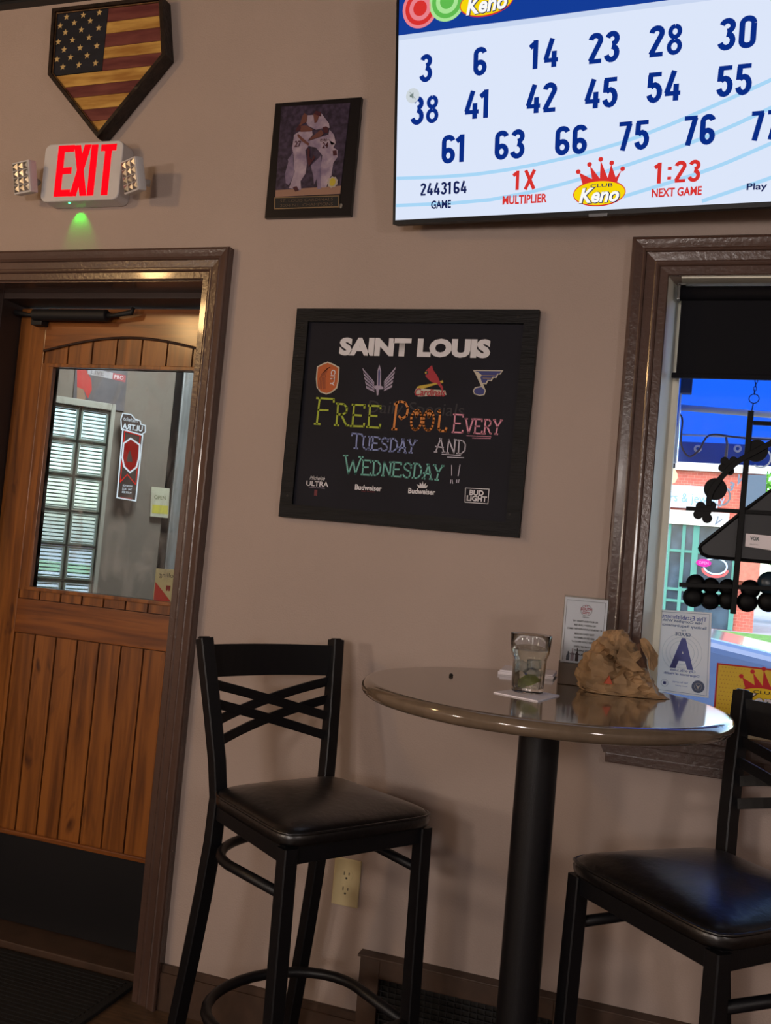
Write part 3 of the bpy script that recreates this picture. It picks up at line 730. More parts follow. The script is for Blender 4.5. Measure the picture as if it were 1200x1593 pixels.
MB().prism(NP, -.017, -.0142).build('nameplate_border', mat('brass', (150, 128, 100), .35, metal=.5), pq)
MB().prism(inset(NP, .0028), -.0176, -.0168).build('nameplate', 'blackflat', pq)
gold = mat('engraved_gold', (92, 76, 62), .4)
ftext(FQ, 'ST. LOUIS CARDINALS', 477, 311.5, 82, 4.6, gold, 3, rot=0); ftext(FQ, '2004 N.L. CHAMPIONS', 477, 318.8, 82, 4.6, gold, 3)
x, z = FQ.p(530.5, 320); MB().discp(x, z, .004, .007, -.0165, -.0142, 12).build('hologram_tag', 'silver', pq)

# ---- chalkboard
cb = thing('chalkboard', 'black framed chalkboard reading free pool every Tuesday and Wednesday, centre of the wall', 'chalkboard')
BX0, BX1, BZ0, BZ1 = -1.083, -.414, 1.366, 1.947
FC = Face(cb, -.022)
BO = FC.pp([(462.3, 479.7), (839.4, 481.5), (807, 836.3), (433.3, 803.3)])
BI = [BO[0], BO[1], BO[2], BO[3]]
fw = .036
def ins4(P, d):
    return inset(P, d)
BI = ins4(BO, fw)
M['cframe'] = mat('black_stained_frame', (24, 24, 28), .55, spec=.25, noise_amt=.4, noise_scale=6, stretch=(1, 1, 8), bump=.5, bump_scale=30)
M['cboard'] = mat('chalkboard_black', (27, 27, 38), .6, spec=.2, noise_amt=.15, noise_scale=5)
for i in range(4):
    j = (i+1) % 4
    MB().prism([BO[i], BO[j], BI[j], BI[i]], -.022, -.001).build('frame_rail', 'cframe', cb)
MB().prism(BI, -.012, -.001).build('board', 'cboard', cb)
b = MB()
for px, py in ((470, 509), (463, 553), (447, 771), (793, 800), (806, 493)):
    x, z = FC.p(px, py); b.discp(x, z, .003, .003, -.0226, -.02, 10)
b.build('screw_hole', 'dark', cb)
FC.yl = -.0122
def g(name, *c, r=.6): 
    if name not in M: M[name] = mat(name, c, r)
    return name
g('pr_white', 220, 220, 228); g('pr_orange', 184, 92, 40); g('pr_cream', 196, 190, 176); g('pr_lilac', 168, 158, 184); g('pr_navy', 60, 62, 120)
g('pr_red', 168, 42, 56); g('pr_gold', 196, 168, 60); g('pr_blue', 56, 62, 128); g('pr_dark', 40, 38, 52)
ftext(FC, 'SAINT LOUIS', 643, 540.7, 235, 29, 'pr_white', 1, bold=.062, name='heading')
def c6(L): return [(480+x/3.75, 560+y/3.75) for x, y in L]
SH = c6([(113, 10), (145, 22), (182, 42), (178, 120), (168, 165), (135, 192), (105, 202), (70, 190), (48, 160), (44, 110), (50, 38), (85, 20)])
flats(cb, FC, 'city_crest', 'pr_cream', [SH], 1)
cxp = sum(p[0] for p in SH)/12; cyp = sum(p[1] for p in SH)/12
flats(cb, FC, 'crest_field', 'pr_orange', [[(cxp+(p[0]-cxp)*.90, cyp+(p[1]-cyp)*.92) for p in SH]], 2)
b = MB()
for k in range(5):
    b.strip(FC.pp(c6([(58+k*10, 170), (62+k*9, 120-k*4), (80+k*8, 80-k*8), (112+k*4, 50-k*2)])), .0018, FC.yl-.0012)
b.build('crest_lines', g('pr_dkorange', 130, 62, 34), cb)
ftext(FC, 'CITY', 480+143/3.75, 560+105/3.75, 24, 7.5, 'pr_white', 4, rot=-PI/2, bold=.02, name='crest_lettering')
wing = [[(318, 52), (375, 118), (390, 150), (380, 195), (360, 175), (372, 160), (345, 150), (362, 145), (332, 128), (352, 125), (322, 100), (345, 98), (316, 72)],]
wl = []
for k in range(5):
    y0 = 46+k*26; x0 = 316+k*5
    wl.append([(x0, y0), (382, 125+k*13), (386, 140+k*12), (x0+3, y0+16)])
wr = [[(826-x, y-6) for x, y in P] for P in wl]
flats(cb, FC, 'winged_sword_emblem', 'pr_lilac', [c6(P) for P in wl+wr]+[c6([(415, 28), (424, 60), (424, 150), (437, 158), (437, 170), (412, 172), (408, 205), (400, 208), (396, 172), (384, 165), (384, 152), (400, 148), (404, 60)])], 1)
flats(cb, FC, 'emblem_detail', 'pr_navy', [c6([(414, 50), (419, 70), (416, 150), (408, 150), (408, 70)])]+[c6([(x0a+6, y0a+7), (376, 128+k*13), (377, 134+k*12), (x0a+8, y0a+11)]) for k, (x0a, y0a) in enumerate((316+k*5, 46+k*26) for k in range(5))], 2)
flats(cb, FC, 'bat', 'pr_gold', [c6([(632, 158), (650, 150), (720, 138), (785, 118), (788, 132), (725, 150), (660, 172), (640, 176)])], 1)
flats(cb, FC, 'bird_emblem', 'pr_red', [c6([(722, 30), (730, 60), (752, 90), (768, 125), (788, 165), (782, 182), (770, 160), (748, 135), (720, 130), (700, 112), (684, 96), (686, 62), (700, 50)])], 2)
flats(cb, FC, 'bird_face', 'pr_dark', [c6([(684, 66), (696, 62), (700, 78), (692, 86), (682, 80)])], 3)
flats(cb, FC, 'bird_beak', 'pr_gold', [c6([(680, 70), (692, 68), (690, 80), (682, 80)])], 4)
flats(cb, FC, 'script_backing', 'pr_cream', [c6([(618, 190), (630, 165), (800, 178), (806, 205), (640, 214)])], 2)
ftext(FC, 'Cardinals', 480+712/3.75, 560+190/3.75, 48, 12, 'pr_red', 5, bold=.02, shear=.25, name='script_lettering')
NOTE = [(960, 58), (1138, 60), (1120, 85), (1108, 84), (1098, 105), (1080, 104), (1070, 124), (1050, 122), (1040, 142), (1020, 140), (1036, 180), (1028, 205), (1000, 210), (968, 200), (960, 180), (972, 160), (1008, 152), (975, 82)]
flats(cb, FC, 'note_emblem', 'pr_cream', [c6(NOTE)], 1)
flats(cb, FC, 'note_fill', 'pr_blue', [c6([(970, 64), (1128, 66), (1116, 80), (1104, 79), (1092, 99), (1076, 98), (1064, 118), (1046, 116), (1034, 134), (1014, 134), (1004, 100), (1014, 90), (990, 70)]), c6([(1030, 178), (1022, 200), (998, 204), (972, 196), (966, 180), (976, 166), (1010, 158)])], 2)
flats(cb, FC, 'note_lines', g('pr_tan', 150, 130, 90), [c6([(1010, 88), (1094, 90), (1092, 93), (1011, 92)]), c6([(1018, 104), (1076, 106), (1074, 109), (1019, 108)])], 3)

# hand lettering, stroke by stroke
GL = {
 'F': [[(.12, 0), (.15, 1)], [(0, 0), (.3, 0)], [(0, 1), (.95, 1), (.97, .88)], [(.14, .55), (.68, .55)]],
 'R': [[(.12, 0), (.12, 1)], [(0, 0), (.28, 0)], [(0, 1), (.55, 1), (.8, .85), (.78, .62), (.5, .5), (.14, .5)], [(.42, .5), (.88, 0), (1.02, .03)]],
 'E': [[(.12, 0), (.12, 1)], [(0, 0), (.95, 0), (.98, .14)], [(0, 1), (.88, 1), (.9, .88)], [(.12, .52), (.68, .52)]],
 'P': [[(.1, 0), (.14, .98)], [(0, 0), (.26, 0)], [(.02, .9), (.3, 1.02), (.62, .98), (.85, .78), (.8, .5), (.5, .38), (.35, .48)]],
 'O': [[(.5+.44*math.cos(t*PI/8), .5+.5*math.sin(t*PI/8)) for t in range(17)], [(.38, .9), (.5, .68), (.64, .88)]],
 'L': [[(.2, .95), (.3, 1.0), (.38, .85), (.36, .1), (.55, 0), (.95, 0), (1, .15)]],
 'V': [[(.05, 1), (.5, 0), (.95, 1)], [(-.05, 1), (.2, 1)], [(.8, 1), (1.05, 1)]],
 'Y': [[(.05, 1), (.5, .5), (.95, 1)], [(.5, .5), (.42, 0)], [(.25, 0), (.6, 0)], [(-.05, 1), (.2, 1)], [(.8, 1), (1.05, 1)]],
 'T': [[(.5, 0), (.5, 1)], [(.0, .86), (.02, 1), (.98, 1), (1, .86)], [(.32, 0), (.68, 0)]],
 'U': [[(.12, 1), (.12, .2), (.35, 0), (.65, 0), (.85, .2), (.85, 1)], [(.85, .2), (.88, 0), (1, 0)], [(0, 1), (.25, 1)], [(.72, 1), (.98, 1)]],
 'S': [[(.88, .8), (.7, .98), (.35, 1), (.12, .82), (.2, .6), (.75, .42), (.88, .2), (.65, 0), (.3, 0), (.08, .18)], [(.88, .7), (.88, .92)]],
 'D': [[(.15, 0), (.15, 1)], [(0, 0), (.5, 0), (.88, .25), (.9, .7), (.55, 1), (0, 1)]],
 'A': [[(.1, 0), (.5, 1), (.9, 0)], [(.05, .38), (.85, .35)], [(-.03, 0), (.22, 0)], [(.76, 0), (1.03, 0)], [(.35, 1), (.55, 1)]],
 'N': [[(.12, 0), (.12, 1), (.88, 0), (.88, 1)], [(0, 0), (.26, 0)], [(.74, 1), (1.0, 1)]],
 'W': [[(.05, 1), (.3, 0), (.52, .75), (.72, 0), (.97, 1)], [(-.05, 1), (.18, 1)], [(.85, 1), (1.07, 1)]],
 '!': [[(.5, .35), (.52, 1)], [(.4, 0), (.42, .12)], [(.62, 0), (.6, .12)]],
}
def chalk(word, quad, colm, w, name='hand_lettering', gap=.18, big=1.0, sizes=None):
    """quad: photo corners (bottom-left, bottom-right) of the baseline and cap height in px for the first and other letters"""
    (bx, by), (ex_, ey), H1, H2 = quad
    ws = [(1.15 if i == 0 else 1.0)*(H1/H2)**.6 if i == 0 else 1.0 for i, c in enumerate(word)]
    ws = [q*(1.45 if c == 'W' else .4 if c == '!' else 1) for q, c in zip(ws, word)]
    tot = sum(ws)+gap*(len(word)-1); b = MB(); x = 0
    for i, c in enumerate(word):
        h = H1 if i == 0 else H2
        for st_ in GL[c]:
            P = []
            for (u, v) in st_:
                t = (x+u*ws[i])/tot; jx = R.uniform(-.3, .3)
                px = bx+(ex_-bx)*t + v*h*.09+jx; py = by+(ey-by)*t - v*h+R.uniform(-.4, .4)
                P.append(FC.p(px, py))
            b.ribbon(P, w, FC.yl-.0008-.00002*i)
        x += ws[i]+gap
    return b.build(name, colm, cb)
def c5(x, y): return (420+x/2.79, 470+y/2.79)
g('ck_green', 166, 184, 52); g('ck_orange', 214, 134, 62); g('ck_pink', 224, 152, 178); g('ck_blue', 136, 150, 208); g('ck_grey', 190, 188, 206); g('ck_teal', 116, 190, 182)
chalk('FREE', (c5(195, 528), c5(480, 545), 40, 33), 'ck_green', .0052)
chalk('POOL', (c5(532, 552), c5(765, 560), 43, 31), 'ck_orange', .0058, gap=.05)
chalk('EVERY', (c5(792, 566), c5(1003, 574), 28, 22), 'ck_pink', .0040)
chalk('TUESDAY', (c5(352, 634), c5(632, 656), 23, 20), 'ck_blue', .0042, gap=.10)
chalk('AND', (c5(716, 650), c5(850, 660), 21, 21), 'ck_grey', .0034, gap=.2)
chalk('WEDNESDAY', (c5(318, 742), c5(748, 772), 27, 22), 'ck_teal', .0042, gap=.12)
b = MB()
for P in ([(855, 580), (960, 585)], [(880, 590), (958, 592)]): b.ribbon([FC.p(*c5(*q)) for q in P], .0016, FC.yl-.001)
b.build('underline', 'ck_pink', cb)
b = MB()
for P in ([(748, 660), (828, 666)], [(772, 673), (842, 676)], [(790, 708), (790, 752)], [(826, 706), (818, 754)], [(786, 772), (785, 786)], [(792, 772), (794, 787)], [(812, 772), (811, 783)], [(822, 770), (819, 783)]):
    b.ribbon([FC.p(*c5(*q)) for q in P], .0022, FC.yl-.001)
b.build('exclamation_marks', 'ck_grey', cb)
for s_, x, y, w, h, kw in (('Michelob', 207, 764, 66, 17, dict(shear=.4)), ('ULTRA', 207, 789, 96, 22, dict(bold=.015)), ('Budweiser', 428, 806, 116, 24, dict(bold=.03)), ('Budweiser', 660, 822, 118, 24, dict(bold=.03)), ('BUD', 898, 828, 62, 24, dict(bold=.035)), ('LIGHT', 899, 853, 88, 24, dict(bold=.035))):
    p = c5(x, y); ftext(FC, s_, p[0], p[1], w/2.79, h/2.79, 'pr_white', 2, name='brand_lettering', **kw)
p = c5(205, 806); ftext(FC, 'SUPERIOR LIGHT BEER', p[0], p[1], 25, 1.8, 'pr_lilac', 2)
p = c5(428, 822); ftext(FC, 'KING OF BEERS', p[0], p[1], 21, 2.2, g('pr_mred', 110, 40, 50), 2)
flats(cb, FC, 'red_ribbon', 'pr_mred', [[c5(194, 814), c5(207, 815), c5(204, 843), c5(198, 838), c5(192, 842)]], 1)
flats(cb, FC, 'crown_mark', 'pr_white', [[c5(*q) for q in ((646, 806), (638, 790), (650, 797), (652, 782), (660, 794), (664, 777), (668, 794), (678, 784), (676, 799), (686, 794), (680, 808))]], 1)
b = MB(); bb_ = [FC.p(*c5(*q)) for q in ((850, 807), (952, 812), (947, 875), (847, 868))]; b.ribbon(bb_+[bb_[0]], .0018, FC.yl-.0006); b.build('brand_box', 'pr_white', cb)
# faint ghost of earlier writing
ftext(FC, 'Daily Specials', 420+630/2.79, 470+470/2.79, 150, 26, g('pr_ghost', 33, 32, 42), 0.6, name='faint_old_writing', shear=.1)

# ---- television
TVX, TVY, TVZ, TA, TT, TW, TR_ = -.7988, -.075, 2.1493, -.0796, .208, 1.0644, -.0093
THh = TW*.5725
ax = Vector((math.cos(TA), math.sin(TA), 0)); nr = Vector((math.sin(TA), -math.cos(TA), 0))
upv = math.cos(TT)*Vector((0, 0, 1)) + math.sin(TT)*nr
X_ = math.cos(TR_)*ax + math.sin(TR_)*upv; Z_ = math.cos(TR_)*upv - math.sin(TR_)*ax; Y_ = Z_.cross(X_)
mt_ = Matrix((X_, Y_, Z_)).transposed()
tv = thing('television', 'large wall television showing a lottery number board', 'television', (TVX, TVY, TVZ), rot=mt_.to_euler())
FV = Face(tv, -.0)
MB().box(0, TW, .0, .03, 0, THh, .003).build('casing', 'blackflat', tv)
MB().box(.12, TW-.12, .03, .055, .05, THh-.14, .006).build('rear_housing', 'blackflat', tv)
bz = .0065
b = MB(); b.box(0, TW, -.003, -.0001, 0, .011).box(0, TW, -.003, -.0001, THh-bz, THh).box(0, bz, -.003, -.0001, .011, THh-bz).box(TW-bz, TW, -.003, -.0001, .011, THh-bz)
b.build('bezel', mat('gloss_black', (8, 10, 18), .35, spec=.2), tv)
FV.yl = -.0008
ES = 1.0
M['scr'] = emis('screen_white', (222, 232, 252), ES*.98); M['scrband'] = emis('screen_blue', (20, 60, 150), ES); M['scrnum'] = emis('screen_navy', (10, 44, 132), ES)
M['scrred'] = emis('screen_red', (214, 50, 46), ES); M['scrstripe'] = emis('screen_pale_blue', (168, 214, 246), ES); M['scrink'] = emis('screen_ink', (24, 34, 84), ES)
M['scrgreen'] = emis('screen_green', (96, 186, 80), ES); M['scrpink'] = emis('screen_pink', (232, 130, 140), ES); M['scrlg'] = emis('screen_light_green', (170, 228, 150), ES)
M['scryel'] = emis('screen_yellow', (246, 214, 10), ES); M['scrw'] = emis('screen_pure_white', (250, 250, 250), ES); M['scrgrey'] = emis('screen_grey', (206, 214, 220), ES); M['scrbadge'] = emis('screen_badge', (120, 134, 132), ES)
MB().flat([(bz, .011), (TW-bz, .011), (TW-bz, THh-bz), (bz, THh-bz)], -.0005).build('screen', 'scr', tv)
bl = FV.p(619, 55.5)[1]
MB().flat([(bz, bl), (TW-bz, bl), (TW-bz, THh-bz), (bz, THh-bz)], -.0008).build('header_band', 'scrband', tv)
MB().flat([(bz, bl-.012), (TW-bz, bl-.012), (TW-bz, bl), (bz, bl)], -.0007).build('band_shade', emis('screen_band_shade', (200, 214, 240), ES), tv)
def t3(x, y): return (600+x/2, y/2)
def bez(P, n=16):
    L = []
    for i in range(n+1):
        t = i/n; k = t*(len(P)-1); a = int(min(k, len(P)-2)); f = k-a
        p0, p1, p2, p3 = P[max(a-1, 0)], P[a], P[a+1], P[min(a+2, len(P)-1)]
        L.append(tuple(.5*((2*p1[j])+(-p0[j]+p2[j])*f+(2*p0[j]-5*p1[j]+4*p2[j]-p3[j])*f*f+(-p0[j]+3*p1[j]-3*p2[j]+p3[j])*f**3) for j in (0, 1)))
    return L
for P in ([(22, 556), (300, 540), (600, 482), (850, 402), (1180, 258), (1250, 222)], [(22, 640), (350, 618), (700, 530), (1000, 425), (1180, 345), (1250, 310)], [(740, 612), (1000, 530), (1180, 455), (1250, 424)], [(985, 626), (1180, 560), (1250, 534)]):
    pts = [FV.p(*t3(*q)) for q in bez(P)]
    pts = [(min(max(x, bz+.001), TW-bz-.001), z) for x, z in pts]
    MB().strip(pts, .0085, -.0009).build('stripe', 'scrstripe', tv)
NUM = [('3', 663.5, 106, 18, 42), ('6', 747.5, 95.5, 20, 43), ('14', 847.5, 83.5, 42, 45), ('23', 940, 74, 48, 47), ('28', 1036, 63, 52, 48), ('30', 1148, 51.5, 58, 49),
 ('38', 661.5, 171, 42, 43), ('41', 745, 162.5, 42, 44), ('42', 843, 153, 46, 45), ('45', 936, 145, 50, 46), ('54', 1033, 135, 52, 47), ('55', 1143, 125, 54, 48),
 ('61', 708, 231.5, 40, 43), ('63', 793.5, 225, 46, 44), ('66', 889, 218, 49, 44), ('75', 986, 211, 48, 45), ('76', 1088, 202.5, 49, 46), ('77', 1191, 195, 46, 46)]

for s_, x, y, w, h, m_, bo in (('GAME', 686.5, 318, 31, 13, 'scrink', .03), ('MULTIPLIER', 816.5, 310, 69, 14, 'scrred', .03),
                              ('NEXT GAME', 1053, 298.5, 78, 14, 'scrred', .03), ('Play', 1178, 291.5, 32, 14, 'scrink', .02)):
    ftext(FV, s_, x, y, w, h, m_, 1.2, bold=bo)
def arc_(cx, cy, rx, ry, a0, a1, n=12):
    return [(cx+rx*math.cos(math.radians(a0+(a1-a0)*i/n)), cy+ry*math.sin(math.radians(a0+(a1-a0)*i/n))) for i in range(n+1)]
DG = {
 '0': [arc_(.23, .77, .16, .16, 0, 180)+arc_(.23, .23, .16, .16, 180, 360)+[(.39, .5), (.39, .77)]],
 '1': [[(.06, .76), (.25, .92)], [(.25, 1), (.25, 0)]],
 '2': [arc_(.23, .77, .16, .16, 175, -25)+[(.07, .08)], [(.03, .07), (.44, .07)]],
 '3': [arc_(.22, .76, .155, .17, 165, -90), arc_(.21, .29, .175, .22, 90, -165)],
 '4': [[(.26, 1), (.05, .27)], [(.0, .25), (.47, .25)], [(.335, .56), (.335, 0)]],
 '5': [[(.43, .93), (.03, .93)], [(.10, .93), (.085, .50)], arc_(.225, .33, .165, .26, 135, -165)],
 '6': [arc_(.23, .77, .16, .16, 12, 180)+arc_(.23, .27, .16, .2, 180, 540, 20)],
 '7': [[(.02, .93), (.44, .93)], [(.375, .93), (.16, 0)]],
 '8': [arc_(.23, .755, .145, .175, 90, 450, 20), arc_(.23, .27, .165, .2, 90, 450, 20)],
 'X': [[(.04, 0), (.42, 1)], [(.42, 0), (.04, 1)]], ':': [[(.1, .16), (.1, .30)], [(.1, .62), (.1, .76)]],
}
def digits(F, s, px, py, w, h, m, k=1, t=.185, name='number'):
    x0, z0 = F.p(px, py); sx, sz = F.scale(px, py); W_, H_ = w/sx, h/sz
    adv = []; X = 0
    for c in s: adv.append(X); X += (.20 if c == ':' else .36 if c == '1' else .46)+.10
    tot = X-.10; b = MB(); kx = W_/tot; kz = H_
    for c, a in zip(s, adv):
        for P in DG[c]:
            a_off = a-(.10 if c == '1' else 0)
            L = [(x0-W_/2+(a_off+x)*kx, z0-H_/2+y*kz) for x, y in P]
            b.strip(L, t*H_*(.82 if abs(P[0][0]-P[-1][0]) > abs(P[0][1]-P[-1][1])*1.5 else 1), F.yl-.0005*k)
    return b.build(name, m, F.root)
def keno(root, cx, cz, w, y, mats, crown=True, tilt=0):
    """oval lottery logo with crown; w = oval width"""
    red, yel, wht, ink = mats
    c_, s_ = math.cos(tilt), math.sin(tilt)
    def T(P): return [(cx+w*(x*c_-z*s_), cz+w*(x*s_+z*c_)) for x, z in P]
    if crown:
        b = MB(); P = [(-.32, .16)]
        for k, (tx, tz) in enumerate(((-.40, .40), (-.20, .52), (0, .60), (.20, .52), (.40, .40))):
            P.append((tx, tz))
            if k < 4: P.append((-.30+.15*(k+1)-.0, .27))
        P.append((.32, .16)); b.flat(T(P), y)
        for tx, tz in ((-.42, .42), (-.21, .54), (0, .62), (.21, .54), (.42, .42)):
            b.flat(T([(tx+.045*math.cos(2*PI*k/12), tz+.045*math.sin(2*PI*k/12)) for k in range(12)]), y-.0001)
        b.build('crown', red, root)
    MB().flat(T([(.5*math.cos(2*PI*k/36), .245*math.sin(2*PI*k/36)) for k in range(36)]), y-.0003).build('oval_rim', red, root)
    MB().flat(T([(.485*math.cos(2*PI*k/36), .22*math.sin(2*PI*k/36)) for k in range(36)]), y-.0005).build('oval', yel, root)
    put_text(root, 'CLUB', cx+w*.04*c_-w*.14*s_, cz+w*.14*c_, w*.42, w*.065, y-.0007, ink, rot=tilt, bold=.01)
    put_text(root, 'Keno', cx+w*.01, cz-w*.04, w*.78, w*.30, y-.0007, ink, rot=tilt, bold=.055, shear=.25, name='logo_shadow')
    put_text(root, 'Keno', cx, cz-w*.035, w*.76, w*.28, y-.0010, wht, rot=tilt, bold=.03, shear=.25, name='logo_lettering')
for s_, x, y, w, h in NUM: digits(FV, s_, x, y, w, h, 'scrnum', 1.2)
digits(FV, '2443164', 690, 293, 72, 19, 'scrink', 1.2)
digits(FV, '1X', 816.5, 280, 33, 30, 'scrred', 1.2)
digits(FV, '1:23', 1055, 267.5, 70, 33, 'scrred', 1.2)
x, z = FV.p(*t3(665, 601)); sx, sz = FV.scale(932, 300)
keno(tv, x, z, 82/sx, -.0011, ('scrred', 'scryel', 'scrw', 'scrink'))
x, z = FV.p(*t3(315, 6)); keno(tv, x, z, 90/sx, -.0022, ('scrred', 'scryel', 'scrw', 'scrink'), crown=False, tilt=.05)
for (px, py, ms) in ((108, 26, ('scrpink', 'scrred', 'scrpink', 'scrred')), (192, 4, ('scrlg', 'scrgreen', 'scrlg', 'scrgreen'))):
    x, z = FV.p(*t3(px, py))
    for k, rr in enumerate((31, 26, 19, 12)):
        r_ = rr/sx; zz = THh-bz
        P = [(x+r_*math.cos(2*PI*i/32), min(z+r_*math.sin(2*PI*i/32), zz)) for i in range(32)]
        MB().flat(P, -.0012-.0002*k-(0.0004 if px > 150 else 0)).build('lottery_ball', ms[k], tv)
x, z = FV.p(*t3(85, 298)); MB().disc(x, z, 12/sx, 12/sx, -.0016).build('mute_badge', 'scrgrey', tv)
b = MB(); b.flat([(x-.008, z-.003), (x-.008, z+.003), (x-.004, z+.003), (x+.002, z+.008), (x+.002, z-.008), (x-.004, z-.003)], -.0018); b.ribbon([(x-.008, z+.009), (x+.008, z-.009)], .0012, -.0019); b.build('mute_mark', 'scrbadge', tv)
MB().box(TW/2-.022, TW/2+.022, -.0045, -.003, -.004, .003).build('brand_tag', mat('tag_grey', (70, 74, 84), .3), tv)
MB().box(TW/2-.2, TW/2+.2, .055, .062, .1, .4, .002).build('mount_plate', 'black', tv)
# arms of the wall mount, in world space behind the set
for dx in (.34, .70):
    p = tv.matrix_basis @ Vector((dx, .06, .3)) if False else wmat(tv) @ Vector((dx, .06, .3))
    o = MB().tube([p, (p.x, -.002, p.z)], .012, 8).build('mount_arm', 'black'); o.parent = tv; o.matrix_parent_inverse = wmat(tv).inverted()

# ---- outlet
ot = thing('outlet', 'almond duplex wall outlet between the stool legs', 'outlet')
FO = Face(ot, -.004)
oc = ((-.826-.753)/2, .435)
pw, ph_ = .037, .0605
o = MB().prism([(oc[0]-pw, oc[1]-ph_), (oc[0]+pw, oc[1]-ph_), (oc[0]+pw, oc[1]+ph_), (oc[0]-pw, oc[1]+ph_)], -.006, -.0005).build('cover_plate', 'almond', ot)
bv = o.modifiers.new('b', 'BEVEL'); bv.width = .003; bv.segments = 2
for dz in (.0195, -.0195):
    r_ = MB().prism([(oc[0]+.017*math.cos(2*PI*k/24), oc[1]+dz+min(max(.017*math.sin(2*PI*k/24), -.0135), .0135)) for k in range(24)], -.0072, -.006).build('receptacle', 'almond', ot)
    s_ = MB()
    for x_, w_, h_ in ((-.0065, .0012, .0045), (.0065, .0012, .0035)): s_.box(oc[0]+x_-w_, oc[0]+x_+w_, -.0075, -.0073, oc[1]+dz+.004-h_, oc[1]+dz+.004+h_)
    s_.disc(oc[0], oc[1]+dz-.008, .0028, .0028, -.0074, 12); s_.build('slots', 'dark', r_)
MB().discp(oc[0], oc[1], .003, .003, -.0078, -.006, 12).build('screw', 'almond', ot)

# ---- low return-air grille cover
hc = thing('heater_cover', 'low brown wooden cover with black wire grille along the wall under the table', 'heater cover')
HX0, HX1, HZ = -.725, 1.6, .272
GXa, GXb, GZa, GZb = -.672, -.235, .03, .225
b = MB().box(HX0, GXa, -.032, -.0005, 0, HZ, .003).box(GXb, HX1, -.032, -.0005, 0, HZ, .003).box(GXa, GXb, -.032, -.0005, GZb, HZ, .003).box(GXa, GXb, -.032, -.0005, 0, GZa)
b.build('frame', 'heat', hc)
MB().box(GXa, GXb, -.008, -.001, GZa, GZb).build('dark_back', 'dark', hc)
MB().box(HX0-.006, HX1, -.038, -.0005, HZ, HZ+.006, .002).build('cap', 'heat', hc)
b = MB(); k = GXa+.006
while k < GXb: b.box(k-.0012, k+.0012, -.022, -.018, GZa, GZb); k += .019
k = GZa+.01
while k < GZb: b.box(GXa, GXb, -.024, -.020, k-.0012, k+.0012); k += .014
b.build('wire_grille', 'blackflat', hc, kind='stuff')

# ================================================================ TABLE
TX, TY, TZ, TRr = -.2585, -.4765, 1.0471, .358
tb = thing('bar_table', 'tall round pedestal table with glossy taupe top and black post', 'table', (TX, TY, 0))
th_ = .030
prof = [(0, TZ), (TRr-.022, TZ), (TRr-.016, TZ), (TRr-.014, TZ-.0001), (TRr-.006, TZ-.0025), (TRr-.001, TZ-.009), (TRr, TZ-.015), (TRr-.001, TZ-.021), (TRr-.006, TZ-.0275), (TRr-.014, TZ-th_+.0001), (TRr-.018, TZ-th_), (0, TZ-th_)]
MB().lathe(prof, 128).build('tabletop', 'table', tb, smooth='auto')
MB().lathe([(0, TZ-th_-.0005), (.14, TZ-th_-.0005), (.15, TZ-th_-.006), (.05, TZ-th_-.02), (0, TZ-th_-.02)], 40).build('mounting_plate', 'black', tb, smooth='auto')
MB().lathe([(.0, .03), (.040, .03), (.040, TZ-th_-.018), (0, TZ-th_-.018)], 40).build('post', 'black', tb, smooth='auto')
MB().lathe([(0, .003), (.056, .003), (.056, .03), (.048, .05), (.0405, .06), (.0, .06)], 40).build('base_hub', 'black', tb, smooth='auto')
for k in range(4):
    a = math.radians(75+90*k); c_, s_ = math.cos(a), math.sin(a)
    MB().bar([(.05*c_, .05*s_, .034), (.16*c_, .16*s_, .026), (.29*c_, .29*s_, .014)], .036, .018, (0, 0, 1)).build('base_arm', 'black', tb)
    o = MB().lathe([(0, 0), (.016, 0), (.016, .008), (0, .008)], 16).build('foot', 'dark', tb); o.location = (.275*c_, .275*s_, 0)

